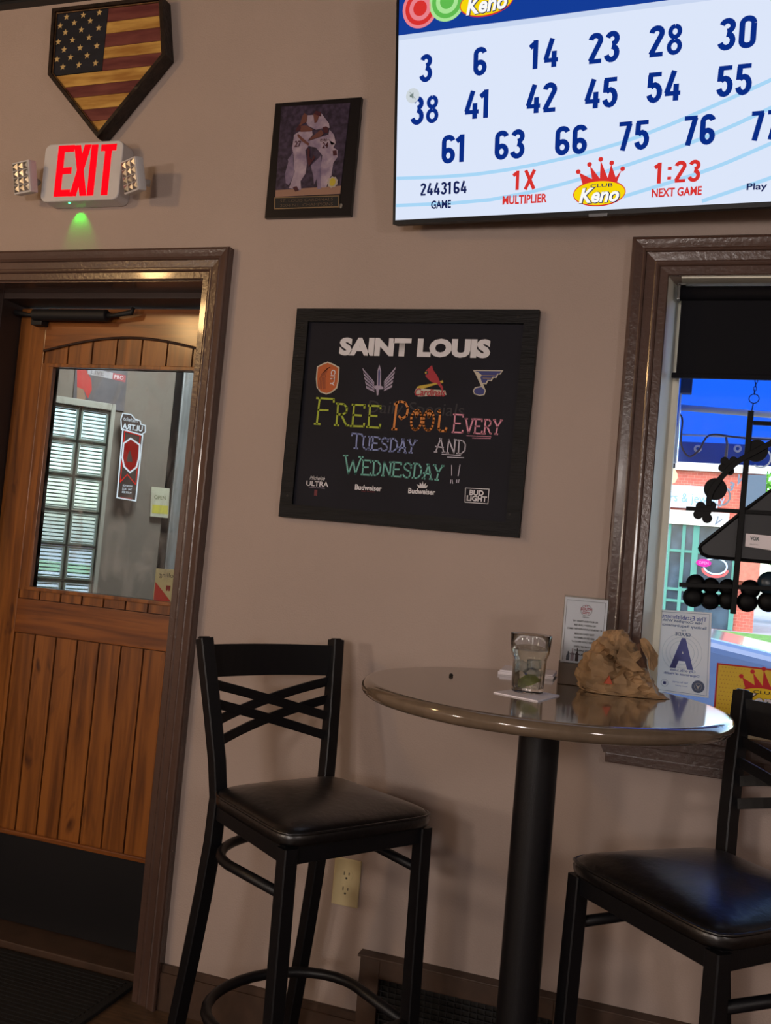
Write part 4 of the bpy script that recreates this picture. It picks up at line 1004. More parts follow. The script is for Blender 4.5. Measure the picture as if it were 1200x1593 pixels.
# ================================================================ STOOLS
def stool(label, x, y, th, hf, dep, hb=.15, ht=.19, zs=.73, zt=1.062, rk=.062):
    t = thing('bar_stool', label, 'bar stool', (x, y, 0), th, 'black bar stools at the tall table')
    # legs (front legs square tube)
    for s_ in (-1, 1):
        MB().bar([(dep/2-.020, s_*(hf-.020), zs-.032), (dep/2-.006, s_*(hf-.018), .0)], .032, .032, (1, 0, 0)).build('front_leg', 'black', t)
        path = []
        for z in (zt, zs+.16, zs+.06, zs-.02, zs-.12, zs-.24, zs-.38, .18, 0.0):
            if z > zs-.02: f_ = (z-zs)/(zt-zs); u = -dep/2-rk*max(f_, 0)**1.15; v = hb+(ht-hb)*max(f_, 0)
            else: f_ = (zs-.02-z)/(zs-.02); u = -dep/2-.115*max(0, f_-.12)**1.25; v = hb+.02*f_
            path.append((u-.005, s_*v, z))
        MB().bar(path, .032, .032, (1, 0, 0)).build('rear_post', 'black', t)
    # apron under the seat
    b = MB(); za, zb_ = zs-.066, zs-.030
    b.bar([(dep/2-.022, -hf+.03, (za+zb_)/2), (dep/2-.022, hf-.03, (za+zb_)/2)], .036, .02, (1, 0, 0))
    b.bar([(-dep/2, -hb+.0, (za+zb_)/2), (-dep/2, hb, (za+zb_)/2)], .036, .02, (1, 0, 0))
    for s_ in (-1, 1): b.bar([(-dep/2, s_*hb, (za+zb_)/2), (dep/2-.022, s_*(hf-.022), (za+zb_)/2)], .036, .02, (0, 1, 0))
    b.build('seat_frame', 'black', t)
    # cushion
    n, rings = 64, []
    mb = MB()
    def outline(sc, z, dome=0):
        L = []
        for k in range(n):
            a = 2*PI*k/n; cx, sx_ = math.cos(a), math.sin(a); p = 9.0
            q = (abs(cx)**p+abs(sx_)**p)**(-1/p); u, v = cx*q, sx_*q
            hw = hb+.028+(hf-hb-.026)*(u+1)/2
            U = u*(dep/2+.002)*sc+.002
            V = v*hw*sc
            L.append(mb.bm.verts.new((U, V, z)))
        return L
    prf = [(.94, zs-.030), (.985, zs-.028), (1.0, zs-.022), (1.005, zs-.012), (.995, zs-.004), (.97, zs+.002), (.93, zs+.007), (.85, zs+.013), (.72, zs+.020), (.55, zs+.0255), (.36, zs+.029), (.18, zs+.0305)]
    for sc, z in prf: rings.append(outline(sc, z))
    for A, B in zip(rings, rings[1:]):
        for k in range(n): mb.bm.faces.new((A[k], A[(k+1) % n], B[(k+1) % n], B[k]))
    c = mb.bm.verts.new((.002, 0, zs+.031)); L = rings[-1]
    for k in range(n): mb.bm.faces.new((L[k], L[(k+1) % n], c))
    mb.bm.faces.new(rings[0][::-1])
    mb.build('seat', 'vinyl', t, smooth=True)
    pm = MB(); pl = []
    for k in range(n):
        a = 2*PI*k/n; cx, sx_ = math.cos(a), math.sin(a); p = 9.0; q = (abs(cx)**p+abs(sx_)**p)**(-1/p); u, v = cx*q, sx_*q
        hw = hb+.028+(hf-hb-.026)*(u+1)/2; pl.append((u*(dep/2+.002)+.002, v*hw, zs-.003))
    pm.tube(pl, .0032, 6, close=True); pm.build('seat_piping', 'vinyl', t, smooth=True)
    # backrest: curved top slat and four crossing slats
    def bp_(f, v):  # point on back plane ; f = height fraction 0 seat .. 1 top ; v = -1..1
        z = zs+(zt-zs)*f; u = -dep/2-rk*f**1.15-.005-.026*(1-v*v); return (u, v*(hb+(ht-hb)*f), z)
    H_ = zt-zs
    def slat(f0, f1, hgt, name, off=0):
        P = [bp_(f0+(f1-f0)*i/14, -1+2*i/14) for i in range(15)]
        P = [(a+off, b_, c_) for a, b_, c_ in P]
        MB().bar(P, hgt, .006, (1, 0, 0)).build(name, 'black', t)
    slat(.845, .845, .076, 'top_slat')
    slat(.70, .43, .022, 'cross_slat', .004); slat(.57, .29, .022, 'cross_slat', .004)
    slat(.43, .70, .022, 'cross_slat', -.003); slat(.29, .57, .022, 'cross_slat', -.003)
    for s_ in (-1, 1):
        P = bp_(1, s_); MB().tube([(P[0], P[1], zt-.001), (P[0]-.0005, P[1], zt+.004)], [.0165, .012], 12).build('post_cap', 'black', t)
    # rounded footrest hoop and upper side hoop
    def hoop(z, r, name, front=True):
        hoopu = dep/2-.02
        pts = [(hoopu, -(hf-.02), z)]
        for k in range(17):
            a = -PI/2-PI*k/16
            pts.append((-dep/2*.25+math.cos(a)*(dep*.36+.03), math.sin(a)*(hf-.01), z))
        pts.append((hoopu, hf-.02, z))
        MB().tube(pts, r, 10).build(name, 'black', t, smooth=True)
    hoop(zs-.125, .011, 'upper_hoop'); hoop(.27, .012, 'footrest_ring')
    MB().bar([(dep/2-.012, -hf+.02, .27), (dep/2-.012, hf-.02, .27)], .03, .02, (1, 0, 0)).build('footrest_bar', 'black', t)
    for s_ in (-1, 1):
        for u in (dep/2-.004, -dep/2-.10):
            pass
    return t
stool('black metal bar stool left of the table, beside the door casing', -.747, -.375, -.564, .2, .345)
stool('black metal bar stool right of the table, below the window', .080, -.446, -2.365, .2, .375)

# ================================================================ THINGS ON THE TABLE
# paper coaster
cs = [atZ(*q, TZ) for q in ((768, 1078), (837, 1092), (871, 1083), (812, 1072))]
b = MB(); lo = [b.bm.verts.new((v.x, v.y, TZ+.0002)) for v in cs]; hi = [b.bm.verts.new((v.x, v.y, TZ+.0022)) for v in cs]
b.bm.faces.new(lo); b.bm.faces.new(hi)
for i in range(4): b.bm.faces.new((lo[i], lo[(i+1) % 4], hi[(i+1) % 4], hi[i]))
tag(b.build('paper_coaster', 'paper'), 'square white paper coaster under the water glass', 'coaster')
# tumbler
gp = atZ(820, 1077, TZ+.002)
M['glass'] = mat('clear_glass', (250, 252, 250), .01, trans=1, ior=1.5)
M['water'] = mat('water', (246, 250, 246), 0, trans=1, ior=1.33)
tg = thing('water_glass', 'faceted clear tumbler of iced water with a lime wedge, on the white coaster', 'glass', (gp.x, gp.y, TZ+.0023))
GH = .112
pr_ = [(0, 0), (.027, 0), (.030, .002), (.0305, .01), (.0325, .066), (.0345, .070), (.0375, .078), (.0405, GH-.001), (.0400, GH), (.0388, GH), (.0380, GH-.003), (.0355, .080), (.0318, .071), (.0300, .064), (.0280, .014), (.0265, .010), (0, .0095)]
MB().lathe(pr_, 60, facet=(10, .001, .067)).build('tumbler', 'glass', tg, smooth='auto')
MB().lathe([(0, .0100), (.0262, .0105), (.0276, .0145), (.0296, .064), (.0314, .0715), (.0342, .079), (.0345, .082), (0, .082)], 60, facet=(10, .011, .067)).build('water', 'water', tg, smooth='auto')
for k, (x, y, z, s_) in enumerate(((-.010, .004, .052, .020), (.010, -.006, .058, .019), (.004, .008, .040, .018))):
    o = MB().box(-s_/2, s_/2, -s_/2, s_/2, -s_/2, s_/2, .003).build('ice_cube', mat('ice', (240, 246, 248), .25, trans=.85, ior=1.31), tg); o.location = (x, y, z); o.rotation_euler = (k*.7, .4+k, k*1.3)
b = MB()
P = [(.018*math.cos(PI*k/10), .018*math.sin(PI*k/10)) for k in range(11)]
b.prism(P, -.006, .006)
o = b.build('lime_wedge', mat('lime', (176, 180, 104), .4, noise_amt=.2, noise_scale=60), tg); o.location = (.005, -.004, .018); o.rotation_euler = (.3, -.5, .4)

# crumpled paper bag
M['kraft'] = mat('kraft_paper', (172, 138, 100), .7, noise_amt=.25, noise_scale=16, bump=.35, bump_scale=60)
bgp = (atZ(907, 1078, TZ)+atZ(1037, 1091, TZ))/2
bc = atZ(962, 1080, TZ); bc = Vector((bc.x, bc.y+.028, 0))
bag = thing('paper_bag', 'crumpled brown paper bag with small red triangle, on the table by the window', 'bag', (bc.x, bc.y, TZ+.0008), math.atan2(RT.y, RT.x))
FB = Face(bag, 0)
lev = [(1092, 905, 1037), (1080, 903, 1034), (1066, 899, 1029), (1052, 898, 1024), (1040, 900, 1016), (1028, 905, 1008), (1014, 911, 1000), (1001, 920, 992), (991, 932, 985), (983, 944, 976), (979, 954, 966)]
mb = MB(); rg = []; NK = 46
LZ = [(0.0, *[FB.p(q, 1084)[0] for q in (904, 1036)])]
for (py, xa, xb) in lev[1:]:
    xl, z = FB.p(xa, py); xr, _ = FB.p(xb, py); LZ.append((max(z-0, 0.004*len(LZ)), xl, xr))
def samp(t):
    k = t*(len(LZ)-1); i = int(min(k, len(LZ)-2)); f_ = k-i; return [LZ[i][j]*(1-f_)+LZ[i+1][j]*f_ for j in (0, 1, 2)]
NL = 26; zb0 = LZ[0][0]
Lz = []
for j in range(NL+1):
    t = j/NL; z, xl, xr = samp(t); zz = (z-TZ) if z > .5 else z
    Lz.append(zz)
    dep = .058*(1-.55*t**1.6)
    ring = []
    for k in range(NK):
        a = 2*PI*k/NK; c_, s_ = math.cos(a), math.sin(a); p = 3.2; q = (abs(c_)**p+abs(s_)**p)**(-1/p)
        x = (xl+xr)/2 + (xr-xl)/2*c_*q; y = dep*s_*q*(.55 if s_ > 0 else 1)
        P = Vector((x, y, zz*1.0))
        Q = P + .012*Vector((noise.noise(P*30), noise.noise(P*30+Vector((5, 0, 0))), noise.noise(P*30+Vector((0, 7, 0)))))
        n1 = noise.voronoi(Q*22+Vector((1.3, 0, .4)))[0]; n2 = noise.voronoi(Q*48+Vector((3, 1, 2)))[0]; n3 = noise.voronoi(Q*95)[0]
        ed = min(t*6, 1)
        amp = (.017*(min(n1[1]-n1[0], .5)-.3) + .006*(min(n2[1]-n2[0], .5)-.3))*(1 if j > 0 else 0)
        u1 = (x*.78+(zz-.055)*1.0+.006)
        fold = -.020*math.exp(-(u1/.005)**2)*(1 if s_ < 0 else 0)*min(1, t*3) + .006*math.exp(-((u1-.014)/.009)**2)*(1 if s_ < 0 else 0)
        nrm = Vector((c_, s_*1.2, 0)).normalized()
        
        for (fa, fb, fc, fw_, fA) in ((.9, .5, .004, .004, .007), (.35, 1, .062, .004, .008), (-.6, .8, .052, .0035, .006), (.2, 1, .026, .004, .006), (1, -.25, -.034, .004, .006), (.8, .9, .075, .003, .006)):
            uu = (fa*x+fb*zz-fc+.004*math.sin(60*x+90*zz)); amp -= fA*math.exp(-abs(uu)/fw_)*(1 if s_ < .2 else .3)*min(1, t*3)
        P += nrm*(amp*.9+fold*.8); P.z += .5*amp*ed
        P += Vector((R.uniform(-1, 1), R.uniform(-1, 1), R.uniform(-1, 1)*(1 if j else 0)))*.0016
        ring.append(mb.bm.verts.new(P))
    rg.append(ring)
for A, B in zip(rg, rg[1:]):
    for k in range(NK): mb.bm.faces.new((A[k], A[(k+1) % NK], B[(k+1) % NK], B[k]))
mb.bm.faces.new(rg[0][::-1]); mb.bm.faces.new(rg[-1])
for v in mb.bm.verts: v.co.z = max(v.co.z, 0)
bmesh.ops.triangulate(mb.bm, faces=mb.bm.faces[:])
bmesh.ops.recalc_face_normals(mb.bm, faces=mb.bm.faces)
bmesh.ops.subdivide_edges(mb.bm, edges=mb.bm.edges[:], cuts=1, use_grid_fill=True, smooth=.18)
o = mb.build('bag_body', 'kraft', bag); o.data.shade_smooth(); o.data.set_sharp_from_angle(angle=math.radians(13))
# torn mouth: folded flaps at the upper right with a dark gap
def flap(pts, name, y0, thick=.0012, m_='kraft', bend=.006):
    P = []
    for i, (px, py, dy) in enumerate(pts):
        x, z = FB.p(px, py); P.append((x, y0+dy, z-TZ if z > .5 else z))
    b = MB(); c = Vector((sum(p[0] for p in P)/len(P), sum(p[1] for p in P)/len(P)-bend, sum(p[2] for p in P)/len(P)))
    V = [b.bm.verts.new(p) for p in P]; vc = b.bm.verts.new(c)
    for i in range(len(V)): b.bm.faces.new((V[i], V[(i+1) % len(V)], vc))
    bmesh.ops.subdivide_edges(b.bm, edges=b.bm.edges[:], cuts=2, use_grid_fill=True)
    for v in b.bm.verts: v.co += Vector((R.uniform(-1, 1), R.uniform(-1.5, 1.5), R.uniform(-1, 1)))*.0009
    o = b.build(name, m_, bag); s_ = o.modifiers.new('s', 'SOLIDIFY'); s_.thickness = thick; return o
flap([(989, 992, -.02), (996, 990, -.025), (1008, 1003, -.03), (1015, 1016, -.028), (1014, 1030, -.03), (1008, 1040, -.035), (999, 1036, -.045), (996, 1020, -.04), (990, 1004, -.03)], 'mouth_flap', -.012)
flap([(962, 1000, -.03), (972, 1012, -.045), (984, 1008, -.05), (988, 1016, -.052), (978, 1024, -.055), (979, 1032, -.055), (990, 1038, -.055), (975, 1040, -.05), (955, 1028, -.048), (950, 1016, -.045)], 'mouth_flap', -.006)
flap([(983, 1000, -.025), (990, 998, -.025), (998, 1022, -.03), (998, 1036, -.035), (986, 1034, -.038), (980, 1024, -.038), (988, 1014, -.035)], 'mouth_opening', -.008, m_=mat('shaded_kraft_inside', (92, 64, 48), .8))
x, z = FB.p(936, 1052)
b = MB(); yq = -.0640
b.prism([(x-.0085, z-.007), (x+.0085, z-.008), (x+.001, z+.009)], yq, yq+.006); b.build('red_triangle', mat('orange_red_ink', (190, 84, 54), .6), bag)

# acrylic menu card holder
ch = atZ(868, 1062, TZ)
CYAW = math.radians(9)
mc = thing('menu_card', 'upright white menu card in a clear holder with brown base, behind the paper bag', 'menu card', (ch.x+.0, ch.y, TZ+.0005), CYAW)
FM = Face(mc, -.002)
x1_ = FM.p(947, 931)[0]; zt_ = FM.p(910, 928)[1]; x1_ = max(x1_, .085)
zt_ = zt_; zm = FM.p(869, 1028)[1]
# local z is measured from table top
MB().box(0.002, x1_, -.002, .0, .036, zt_-.004).build('card', 'paper', mc)
MB().box(0, x1_+.003, -.004, -.003, .03, zt_).box(0, x1_+.003, .001, .002, .03, zt_).build('clear_sleeve', sheet_glass('acrylic'), mc)
MB().box(-.001, x1_+.004, -.022, .022, 0, .046, .0015).build('base_block', mat('brown_wood_base', (84, 68, 52), .35, noise_amt=.15, noise_scale=20), mc)
g('ink', 40, 32, 36); g('inkred', 176, 30, 60)
wm = x1_
xc = wm*.52
b = MB(); 
for (xa, za, xb2, zb2) in ((.006, .05, .006, zt_-.010), (.006, zt_-.010, wm-.005, zt_-.010), (wm-.005, zt_-.010, wm-.005, .05)): b.ribbon([(xa, za), (xb2, zb2)], .0006, -.0024)
b.build('border_line', 'ink', mc)
zL = zt_-.030
b = MB(); b.disc(xc, zL, .0125, .0125, -.0024); b.build('logo_disc', g('logogrey', 170, 166, 170), mc); b = MB(); b.disc(xc, zL, .0112, .0112, -.0026); b.build('logo_field', 'paper', mc)
put_text(mc, 'SOUTH', xc, zL+.003, .024, .0065, -.0028, 'inkred', bold=.03); put_text(mc, 'CITY', xc, zL-.005, .016, .0055, -.0028, 'inkred', bold=.03); put_text(mc, 'ST', xc, zL+.010, .008, .004, -.0028, 'inkred', bold=.03)
put_text(mc, 'Saloon', xc, zL-.0145, .013, .004, -.0026, 'ink')
rows = [('TRY CRAFTLAND POUR OR', .8), ('RED BULL / VODKA OR', .68), ('COMBO TAPS WITH POUR & THE MONEY OR', 1.1), ('MEXICAN CANDY SHOT', .62), ('WATERMELON RED BULL', .66), ('*IN COOPER WORLD RESTART*', .78), ('GREEN TEA SHOT OR', .6), ('PINEAPPLE VODKA', .55), ('DUCKY MALIBU WITH COLA', .9)]
zz = zL-.024
for i, (s_, w_) in enumerate(rows):
    put_text(mc, s_, xc, zz, w_*.062*wm/.085, .0039, -.0024, 'ink', bold=.03, name='menu_line'); zz -= .0085 + (.002 if i in (2, 5) else 0)
for i, (xx, cc, h_) in enumerate(((.017, (90, 92, 110), .020), (.026, (176, 150, 160), .027), (.036, (66, 34, 40), .028))):
    b = MB(); z_ = .050; b.flat([(xx-.0035, z_), (xx+.0035, z_), (xx+.0035, z_+h_*.55), (xx+.0012, z_+h_*.72), (xx+.0012, z_+h_), (xx-.0012, z_+h_), (xx-.0012, z_+h_*.72), (xx-.0035, z_+h_*.55)], -.0024)
    b.build('bottle_picture', mat('bottle_ink', cc, .6), mc)

# folded napkins behind the glass
nq = [atZ(*q, TZ) for q in ((776, 1049), (862, 1058), (866, 1050), (785, 1041))]
a_, b_, c_, d_ = nq
np_ = thing('napkin_stack', 'small stack of folded white papers lying behind the glass', 'papers', ((a_.x+c_.x)/2, (a_.y+c_.y)/2, TZ+.0002), 0)
cxn, cyn = (a_.x+c_.x)/2, (a_.y+c_.y)/2
for k in range(3):
    b = MB(); L = [(v.x-cxn+R.uniform(-.003, .003), v.y-cyn+R.uniform(-.003, .003)) for v in nq]
    lo = [b.bm.verts.new((x, y, .0035*k+.0002)) for x, y in L]; hi = [b.bm.verts.new((x, y, .0035*k+.003)) for x, y in L]
    b.bm.faces.new(lo); b.bm.faces.new(hi)
    for i in range(4): b.bm.faces.new((lo[i], lo[(i+1) % 4], hi[(i+1) % 4], hi[i]))
    b.build('sheet', 'paper', np_)
# crumb
cp = atZ(702, 1052, TZ); tag(MB().lathe([(0, 0), (.004, .0), (.005, .002), (.003, .005), (0, .006)], 10).build('crumb', 'dark', loc=(cp.x, cp.y, TZ+.0003)), 'tiny dark crumb on the bare left half of the tabletop', 'crumb')

# ================================================================ WINDOW THINGS
WY = .118
ct = thing('grade_certificate', 'white sanitary grade A certificate with mirrored blue print taped in the window', 'certificate', (0, WY, 0))
FG = Face(ct, -.001)
cq = FG.pp([(1023, 948), (1108, 953), (1103, 1086), (1019, 1075)])
M['certp'] = translucent('certificate_paper', (242, 236, 230), .6)
MB().prism(cq, -.001, .0).build('sheet', 'certp', ct)
g('cert_blue', 84, 92, 160); g('cert_ring', 196, 198, 196); g('cert_line', 120, 122, 140); g('cert_navy', 90, 104, 136)
b = MB(); iq = inset(cq, .005); b.ribbon(iq+[iq[0]], .0008, -.0014); b.build('border_line', 'cert_line', ct)
def c7(x, y): return (760+x/2.727, 900+y/2.727)
for i, rr in enumerate((31, 25, 19)):
    x, z = FG.p(*c7(822, 315)); sx, sz = FG.scale(1061, 1015); r_ = rr/sx
    MB().strip([(x+r_*math.cos(2*PI*k/40), z+r_*math.sin(2*PI*k/40)) for k in range(41)], .0008, -.0014).build('seal_ring', 'cert_ring', ct)
for s_, x, y, w, h, bo in (('This Establishment', 832, 166, 190, 18, .01), ('Has Complied With', 824, 184, 168, 15, .02), ('Sanitary Requirements', 832, 204, 190, 15, .02), ('For', 828, 220, 20, 9, .01), ('GRADE', 826, 237, 66, 15, .02),
                          ('City of St. Louis', 825, 392, 108, 13, .02), ('Department of Health', 820, 408, 150, 13, .02), ('Valid for current', 815, 440, 66, 8, 0), ('license period', 820, 456, 50, 7, 0)):
    p = c7(x, y); ftext(FG, s_, p[0], p[1], w/2.727, h/2.727, 'cert_blue' if y < 180 or y > 380 else 'cert_navy', 1, bold=bo, mirror=True)
p = c7(824, 318); ftext(FG, 'A', p[0], p[1], 37, 48, 'cert_blue', 3, bold=.05, mirror=True, name='grade_letter')
x, z = FG.p(*c7(890, 459)); MB().disc(x, z, 10/sx, 10/sx, -.0015).build('health_seal', 'cert_navy', ct); MB().strip([(x+.0085*math.cos(2*PI*k/24), z+.0085*math.sin(2*PI*k/24)) for k in range(25)], .0007, -.0018).build('seal_ring', 'cert_ring', ct)
b = MB(); b.flat([(x-.006, z+.005), (x, z+.001), (x+.006, z+.005), (x+.002, z-.002), (x, z-.007), (x-.002, z-.002)], -.0018); b.build('seal_wings', 'cert_ring', ct)
x, z = FG.p(*c7(748, 442)); MB().strip([(x+.0085*math.cos(2*PI*k/24), z+.0085*math.sin(2*PI*k/24)) for k in range(25)], .0007, -.0015).build('small_seal', 'cert_line', ct); MB().box(x-.0035, x+.0035, -.0017, -.0014, z-.0035, z+.0035).build('small_seal_mark', 'cert_blue', ct)

kc = thing('keno_sign', 'yellow and red lottery sign with crown logo standing in the window behind the right stool', 'sign', (0, .105, 0))
FK = Face(kc, -.003)
k0 = FK.p(1116, 1031); kx0, kz1 = k0; kx1 = kx0+.24; kz0 = .951
MB().box(kx0, kx1, -.003, 0, kz0, kz1).build('red_border_card', g('ks_red', 188, 36, 40), kc)
MB().box(kx0+.004, kx1-.004, -.0036, -.003, kz0+.004, kz1-.004).build('yellow_field', mat('ks_yellow', (226, 190, 40), .45), kc)
b = MB()
for i in range(16):
    for j in range(14):
        xx = kx0+.010+i*.0072+(j % 2)*.0036; z_ = kz0+.012+j*.0098
        r_ = .0017*max(0, 1-i/15)
        if r_ > .0004 and z_ < kz1-.006: b.disc(xx, z_, r_, r_, -.0038, 8)
b.build('dot_print', g('ks_dots', 200, 150, 40), kc, kind='stuff')
x, z = FK.p(760+1150/2.727, 900+497/2.727)
keno(kc, x+.006, z-.008, .118, -.0040, (g('ks_red2', 204, 28, 40), g('ks_oval', 240, 206, 20), 'paper', g('ks_ink', 60, 40, 20)))

# roller shade
rs = thing('roller_shade', 'black roller shade drawn a quarter down over the top of the window', 'shade', (0, .05, 0))
M['shade'] = mat('shade_black', (13, 14, 22), .7, spec=.2, noise_amt=.15, noise_scale=3)
b = MB().box(-.068, WX1-.03, -.0008, .0008, 1.80, 1.995); b.build('fabric', 'shade', rs)
MB().tube([(-.072, .0, 2.002), (WX1-.02, .0, 2.002)], .018, 16).build('roller', 'shade', rs, smooth=True)
MB().box(-.078, WX1-.02, -.006, .006, 1.790, 1.803, .003).build('hem_bar', 'shade', rs)
MB().box(-.078, -.072, -.016, .02, 1.985, 2.022, .001).box(-.078, -.060, -.016, .02, 2.019, 2.024).build('bracket', mat('steel', (120, 120, 118), .3, metal=.8), rs)

# hanging black metal pool decoration
palerim = translucent('pale_acrylic', (240, 244, 240), .6)
hs = thing('hanging_pool_sign', 'black iron billiards decoration hanging on a chain in the window', 'hanging sign', (0, .088, 0))
FH = Face(hs, 0)
def s4(x, y): return (1020+x/3.983, 560+y/3.983)
def vseg(a, b2, w, y=0, t=.006, name='bar'):
    p, q = FH.p(*s4(*a)), FH.p(*s4(*b2)); MB().bar([(p[0], y, p[1]), (q[0], y, q[1])], w, t, (0, 1, 0)).build(name, 'sil', hs)
sxh, _ = FH.scale(1150, 780)
vseg((592, 318), (480, 1572), .0135, -.004, .010, 'upright_bar')
vseg((605, 392), (900, 405), .0100, -.004, .008, 'cross_bar')
vseg((190, 920), (1000, 965), .0100, -.001, .008, 'cross_bar')
vseg((148, 1392), (1300, 1440), .0110, -.004, .008, 'cross_bar')
p = [FH.p(*s4(*q)) for q in bez([(330, 905), (340, 830), (400, 740), (500, 640), (620, 570), (760, 500), (900, 470), (1040, 500)], 24)]
b = MB(); b.bar([(x, -.010, z) for x, z in p], .0135, .006, (0, 1, 0)); b.build('cue_arc', 'sil', hs)
for (cx, cy, rr) in ((372, 800, 73), (625, 563, 73), (860, 430, 72)):
    x, z = FH.p(*s4(cx, cy)); o = MB().discp(x, z, rr/3.983/sxh, rr/3.983/sxh, -.004, .004, 32).build('ball_disc', 'sil', hs)
    x2_, z2_ = FH.p(*s4(cx+30, cy+42)); r_ = 62/3.983/sxh
    MB().strip([(x2_+r_*math.cos(-2.2+k*.13), z2_+r_*math.sin(-2.2+k*.13)) for k in range(25)], .0042, .0065).build('pale_crescent', palerim, hs)
def clover(cx, cy, s_):
    b = MB()
    for dx, dy in ((-.5, -.45), (.55, -.5), (.15, .75), (-.75, .35)):
        x, z = FH.p(*s4(cx+dx*s_, cy+dy*s_)); b.discp(x, z, s_*.52/3.983/sxh, s_*.52/3.983/sxh, -.0045, .0035, 18)
    x, z = FH.p(*s4(cx, cy)); b.discp(x, z, s_*.6/3.983/sxh, s_*.6/3.983/sxh, -.0046, .0036, 18)
    b.build('club_shape', 'sil', hs)
clover(455, 650, 52); clover(312, 935, 62)
tri = [FH.p(*s4(*q)) for q in ((274, 1165), (285, 1145), (560, 925), (860, 700), (1290, 1210), (1290, 1310), (700, 1253), (330, 1220), (288, 1200))]
MB().prism(tri, .004, .012).build('rack_triangle', mat('rack_dark', (30, 32, 38), .45), hs)
b = MB(); tt = [(x, .002, z) for x, z in tri]
b.tube(tt, .0045, 8, close=True); b.build('rack_rim', 'sil', hs)
for (cx, cy, rr, ms) in ((250, 1385, 62, 0), (345, 1400, 55, 0), (450, 1410, 58, 0), (590, 1420, 62, 0), (710, 1385, 78, 1), (860, 1400, 66, 0), (980, 1420, 60, 0), (235, 1470, 68, 0), (340, 1490, 62, 0), (450, 1490, 62, 0), (570, 1500, 66, 0), (700, 1500, 66, 0), (830, 1505, 64, 0), (960, 1510, 62, 0)):
    x, z = FH.p(*s4(cx, cy)); r_ = rr/3.983/sxh
    prof_ = [(0, -r_*.35), (r_*.6, -r_*.28), (r_, 0), (r_*.6, r_*.28), (0, r_*.35)]
    b = MB().lathe(prof_, 24); bmesh.ops.rotate(b.bm, verts=b.bm.verts, cent=(0, 0, 0), matrix=Matrix.Rotation(PI/2, 3, 'X'))
    o = b.build('pool_ball', mat('teal_dark', (24, 44, 58), .3) if ms else 'sil', hs, smooth=True); o.location = (x, .006, z)
# chain
cp0, cp1 = FH.p(*s4(632, 110)), FH.p(*s4(612, 215))
x, z = FH.p(*s4(612, 240)); r_ = 31/3.983/sxh
MB().tube([(x+r_*math.cos(2*PI*k/24), 0, z+r_*math.sin(2*PI*k/24)) for k in range(24)], .0011, 6, close=True).build('chain_ring', 'sil', hs)
b = MB(); zt2 = 2.026; nlk = int((zt2-z-r_)/.0095)
for i in range(nlk):
    zc_ = z+r_+.004+i*.0095; xx = x+(i*.0095)*.08
    b.tube([(xx+.0032*math.cos(2*PI*k/10)*(1 if i % 2 else .25), .0032*math.cos(2*PI*k/10)*(0 if i % 2 else 1), zc_+.0062*math.sin(2*PI*k/10)) for k in range(10)], .0009, 5, close=True)
b.build('chain', 'sil', hs, kind='stuff')
q = FH.p(*s4(597, 320)); MB().tube([(x-.001, 0, z-r_), (q[0], -.004, q[1])], .0014, 6).build('hook', 'sil', hs)
# label sticker on the rack
sq = [FH.p(*s4(*q)) for q in ((562, 1075), (760, 1095), (752, 1185), (556, 1155))]
vx = thing('sticker', 'white name sticker on the dark rack of the hanging window decoration', 'sticker', (0, .088, 0))
MB().prism(sq, -.0030, .0036).build('sheet', 'paper', vx)
x, z = FH.p(*s4(616, 1107)); put_text(vx, 'VOX', x, z, .0205, .0095, -.0034, g('vox', 60, 84, 90), bold=.04)
x, z = FH.p(*s4(612, 1140)); put_text(vx, 'billiards & darts', x, z-.001, .019, .003, -.0034, g('voxg', 140, 140, 150))

# white painted letters on the pane outside the iron decoration
wl_ = thing('window_lettering', 'curving white painted letters on the window glass behind the iron decoration', 'lettering', (0, .1295, 0))
FWd = Face(wl_, 0)
for s_, x, y, w, h, ro in (('3', 1138, 757, 9, 15, -.5), ('V', 1151, 747, 10, 17, -.45), ('V', 1117, 811, 10, 14, -.9)):
    ftext(FWd, s_, x, y, w, h, palerim, 0, bold=.03, rot=ro*.6)

# ================================================================ OUTSIDE
GRD = -.4
def P_(px, py, Y): v = atY(px, py, Y); return (v.x, v.z)
struct(MB().box(-30, 40, TH, 2.6, GRD-.2, -.15), 'trim_10', mat('sidewalk', (176, 172, 164), .9, noise_amt=.1, noise_scale=3), label='concrete sidewalk outside the window')
struct(MB().box(-60, 80, 2.6, 80, GRD-.2, GRD), 'ground', mat('asphalt', (150, 150, 156), .9, noise_amt=.12, noise_scale=2), label='grey street')
# awning
aw = thing('awning', 'blue canvas awning with grommets over the outside of the window', 'awning')
M['canvas'] = translucent('blue_canvas', (26, 84, 192), .7)
M['canvas2'] = translucent('blue_valance', (92, 120, 186), .5)
M['alu'] = mat('pale_metal_tube', (238, 238, 232), .5)
AY = 1.55
zf = P_(1130, 690, AY)[1]; zv = P_(1130, 722, AY)[1]
axl = P_(1064, 700, AY)[0]
b = MB(); v = [b.bm.verts.new(q) for q in ((axl-.02, TH+.02, zf+.95), (.75, TH+.02, zf+.95), (.75, AY, zf), (axl-.02, AY, zf))]; b.bm.faces.new(v)
o = b.build('canopy', 'canvas', aw)
b = MB().box(axl-.02, .75, AY, AY+.002, zv, zf); b.build('valance', 'canvas2', aw)
b = MB(); v = [b.bm.verts.new(q) for q in ((axl-.021, TH+.02, zf+.95), (axl-.021, AY, zf), (axl-.021, TH+.02, zf))]; b.bm.faces.new(v); b.build('end_panel', 'canvas', aw)
def tubepx(a, b2, Y, r, name, m_='alu', par=aw):
    p, q = P_(*a, Y), P_(*b2, Y); return MB().tube([(p[0], Y, p[1]), (q[0]+(q[0]-p[0])*.9, Y, q[1]+(q[1]-p[1])*3)], r, 10).build(name, m_, par, smooth=True)
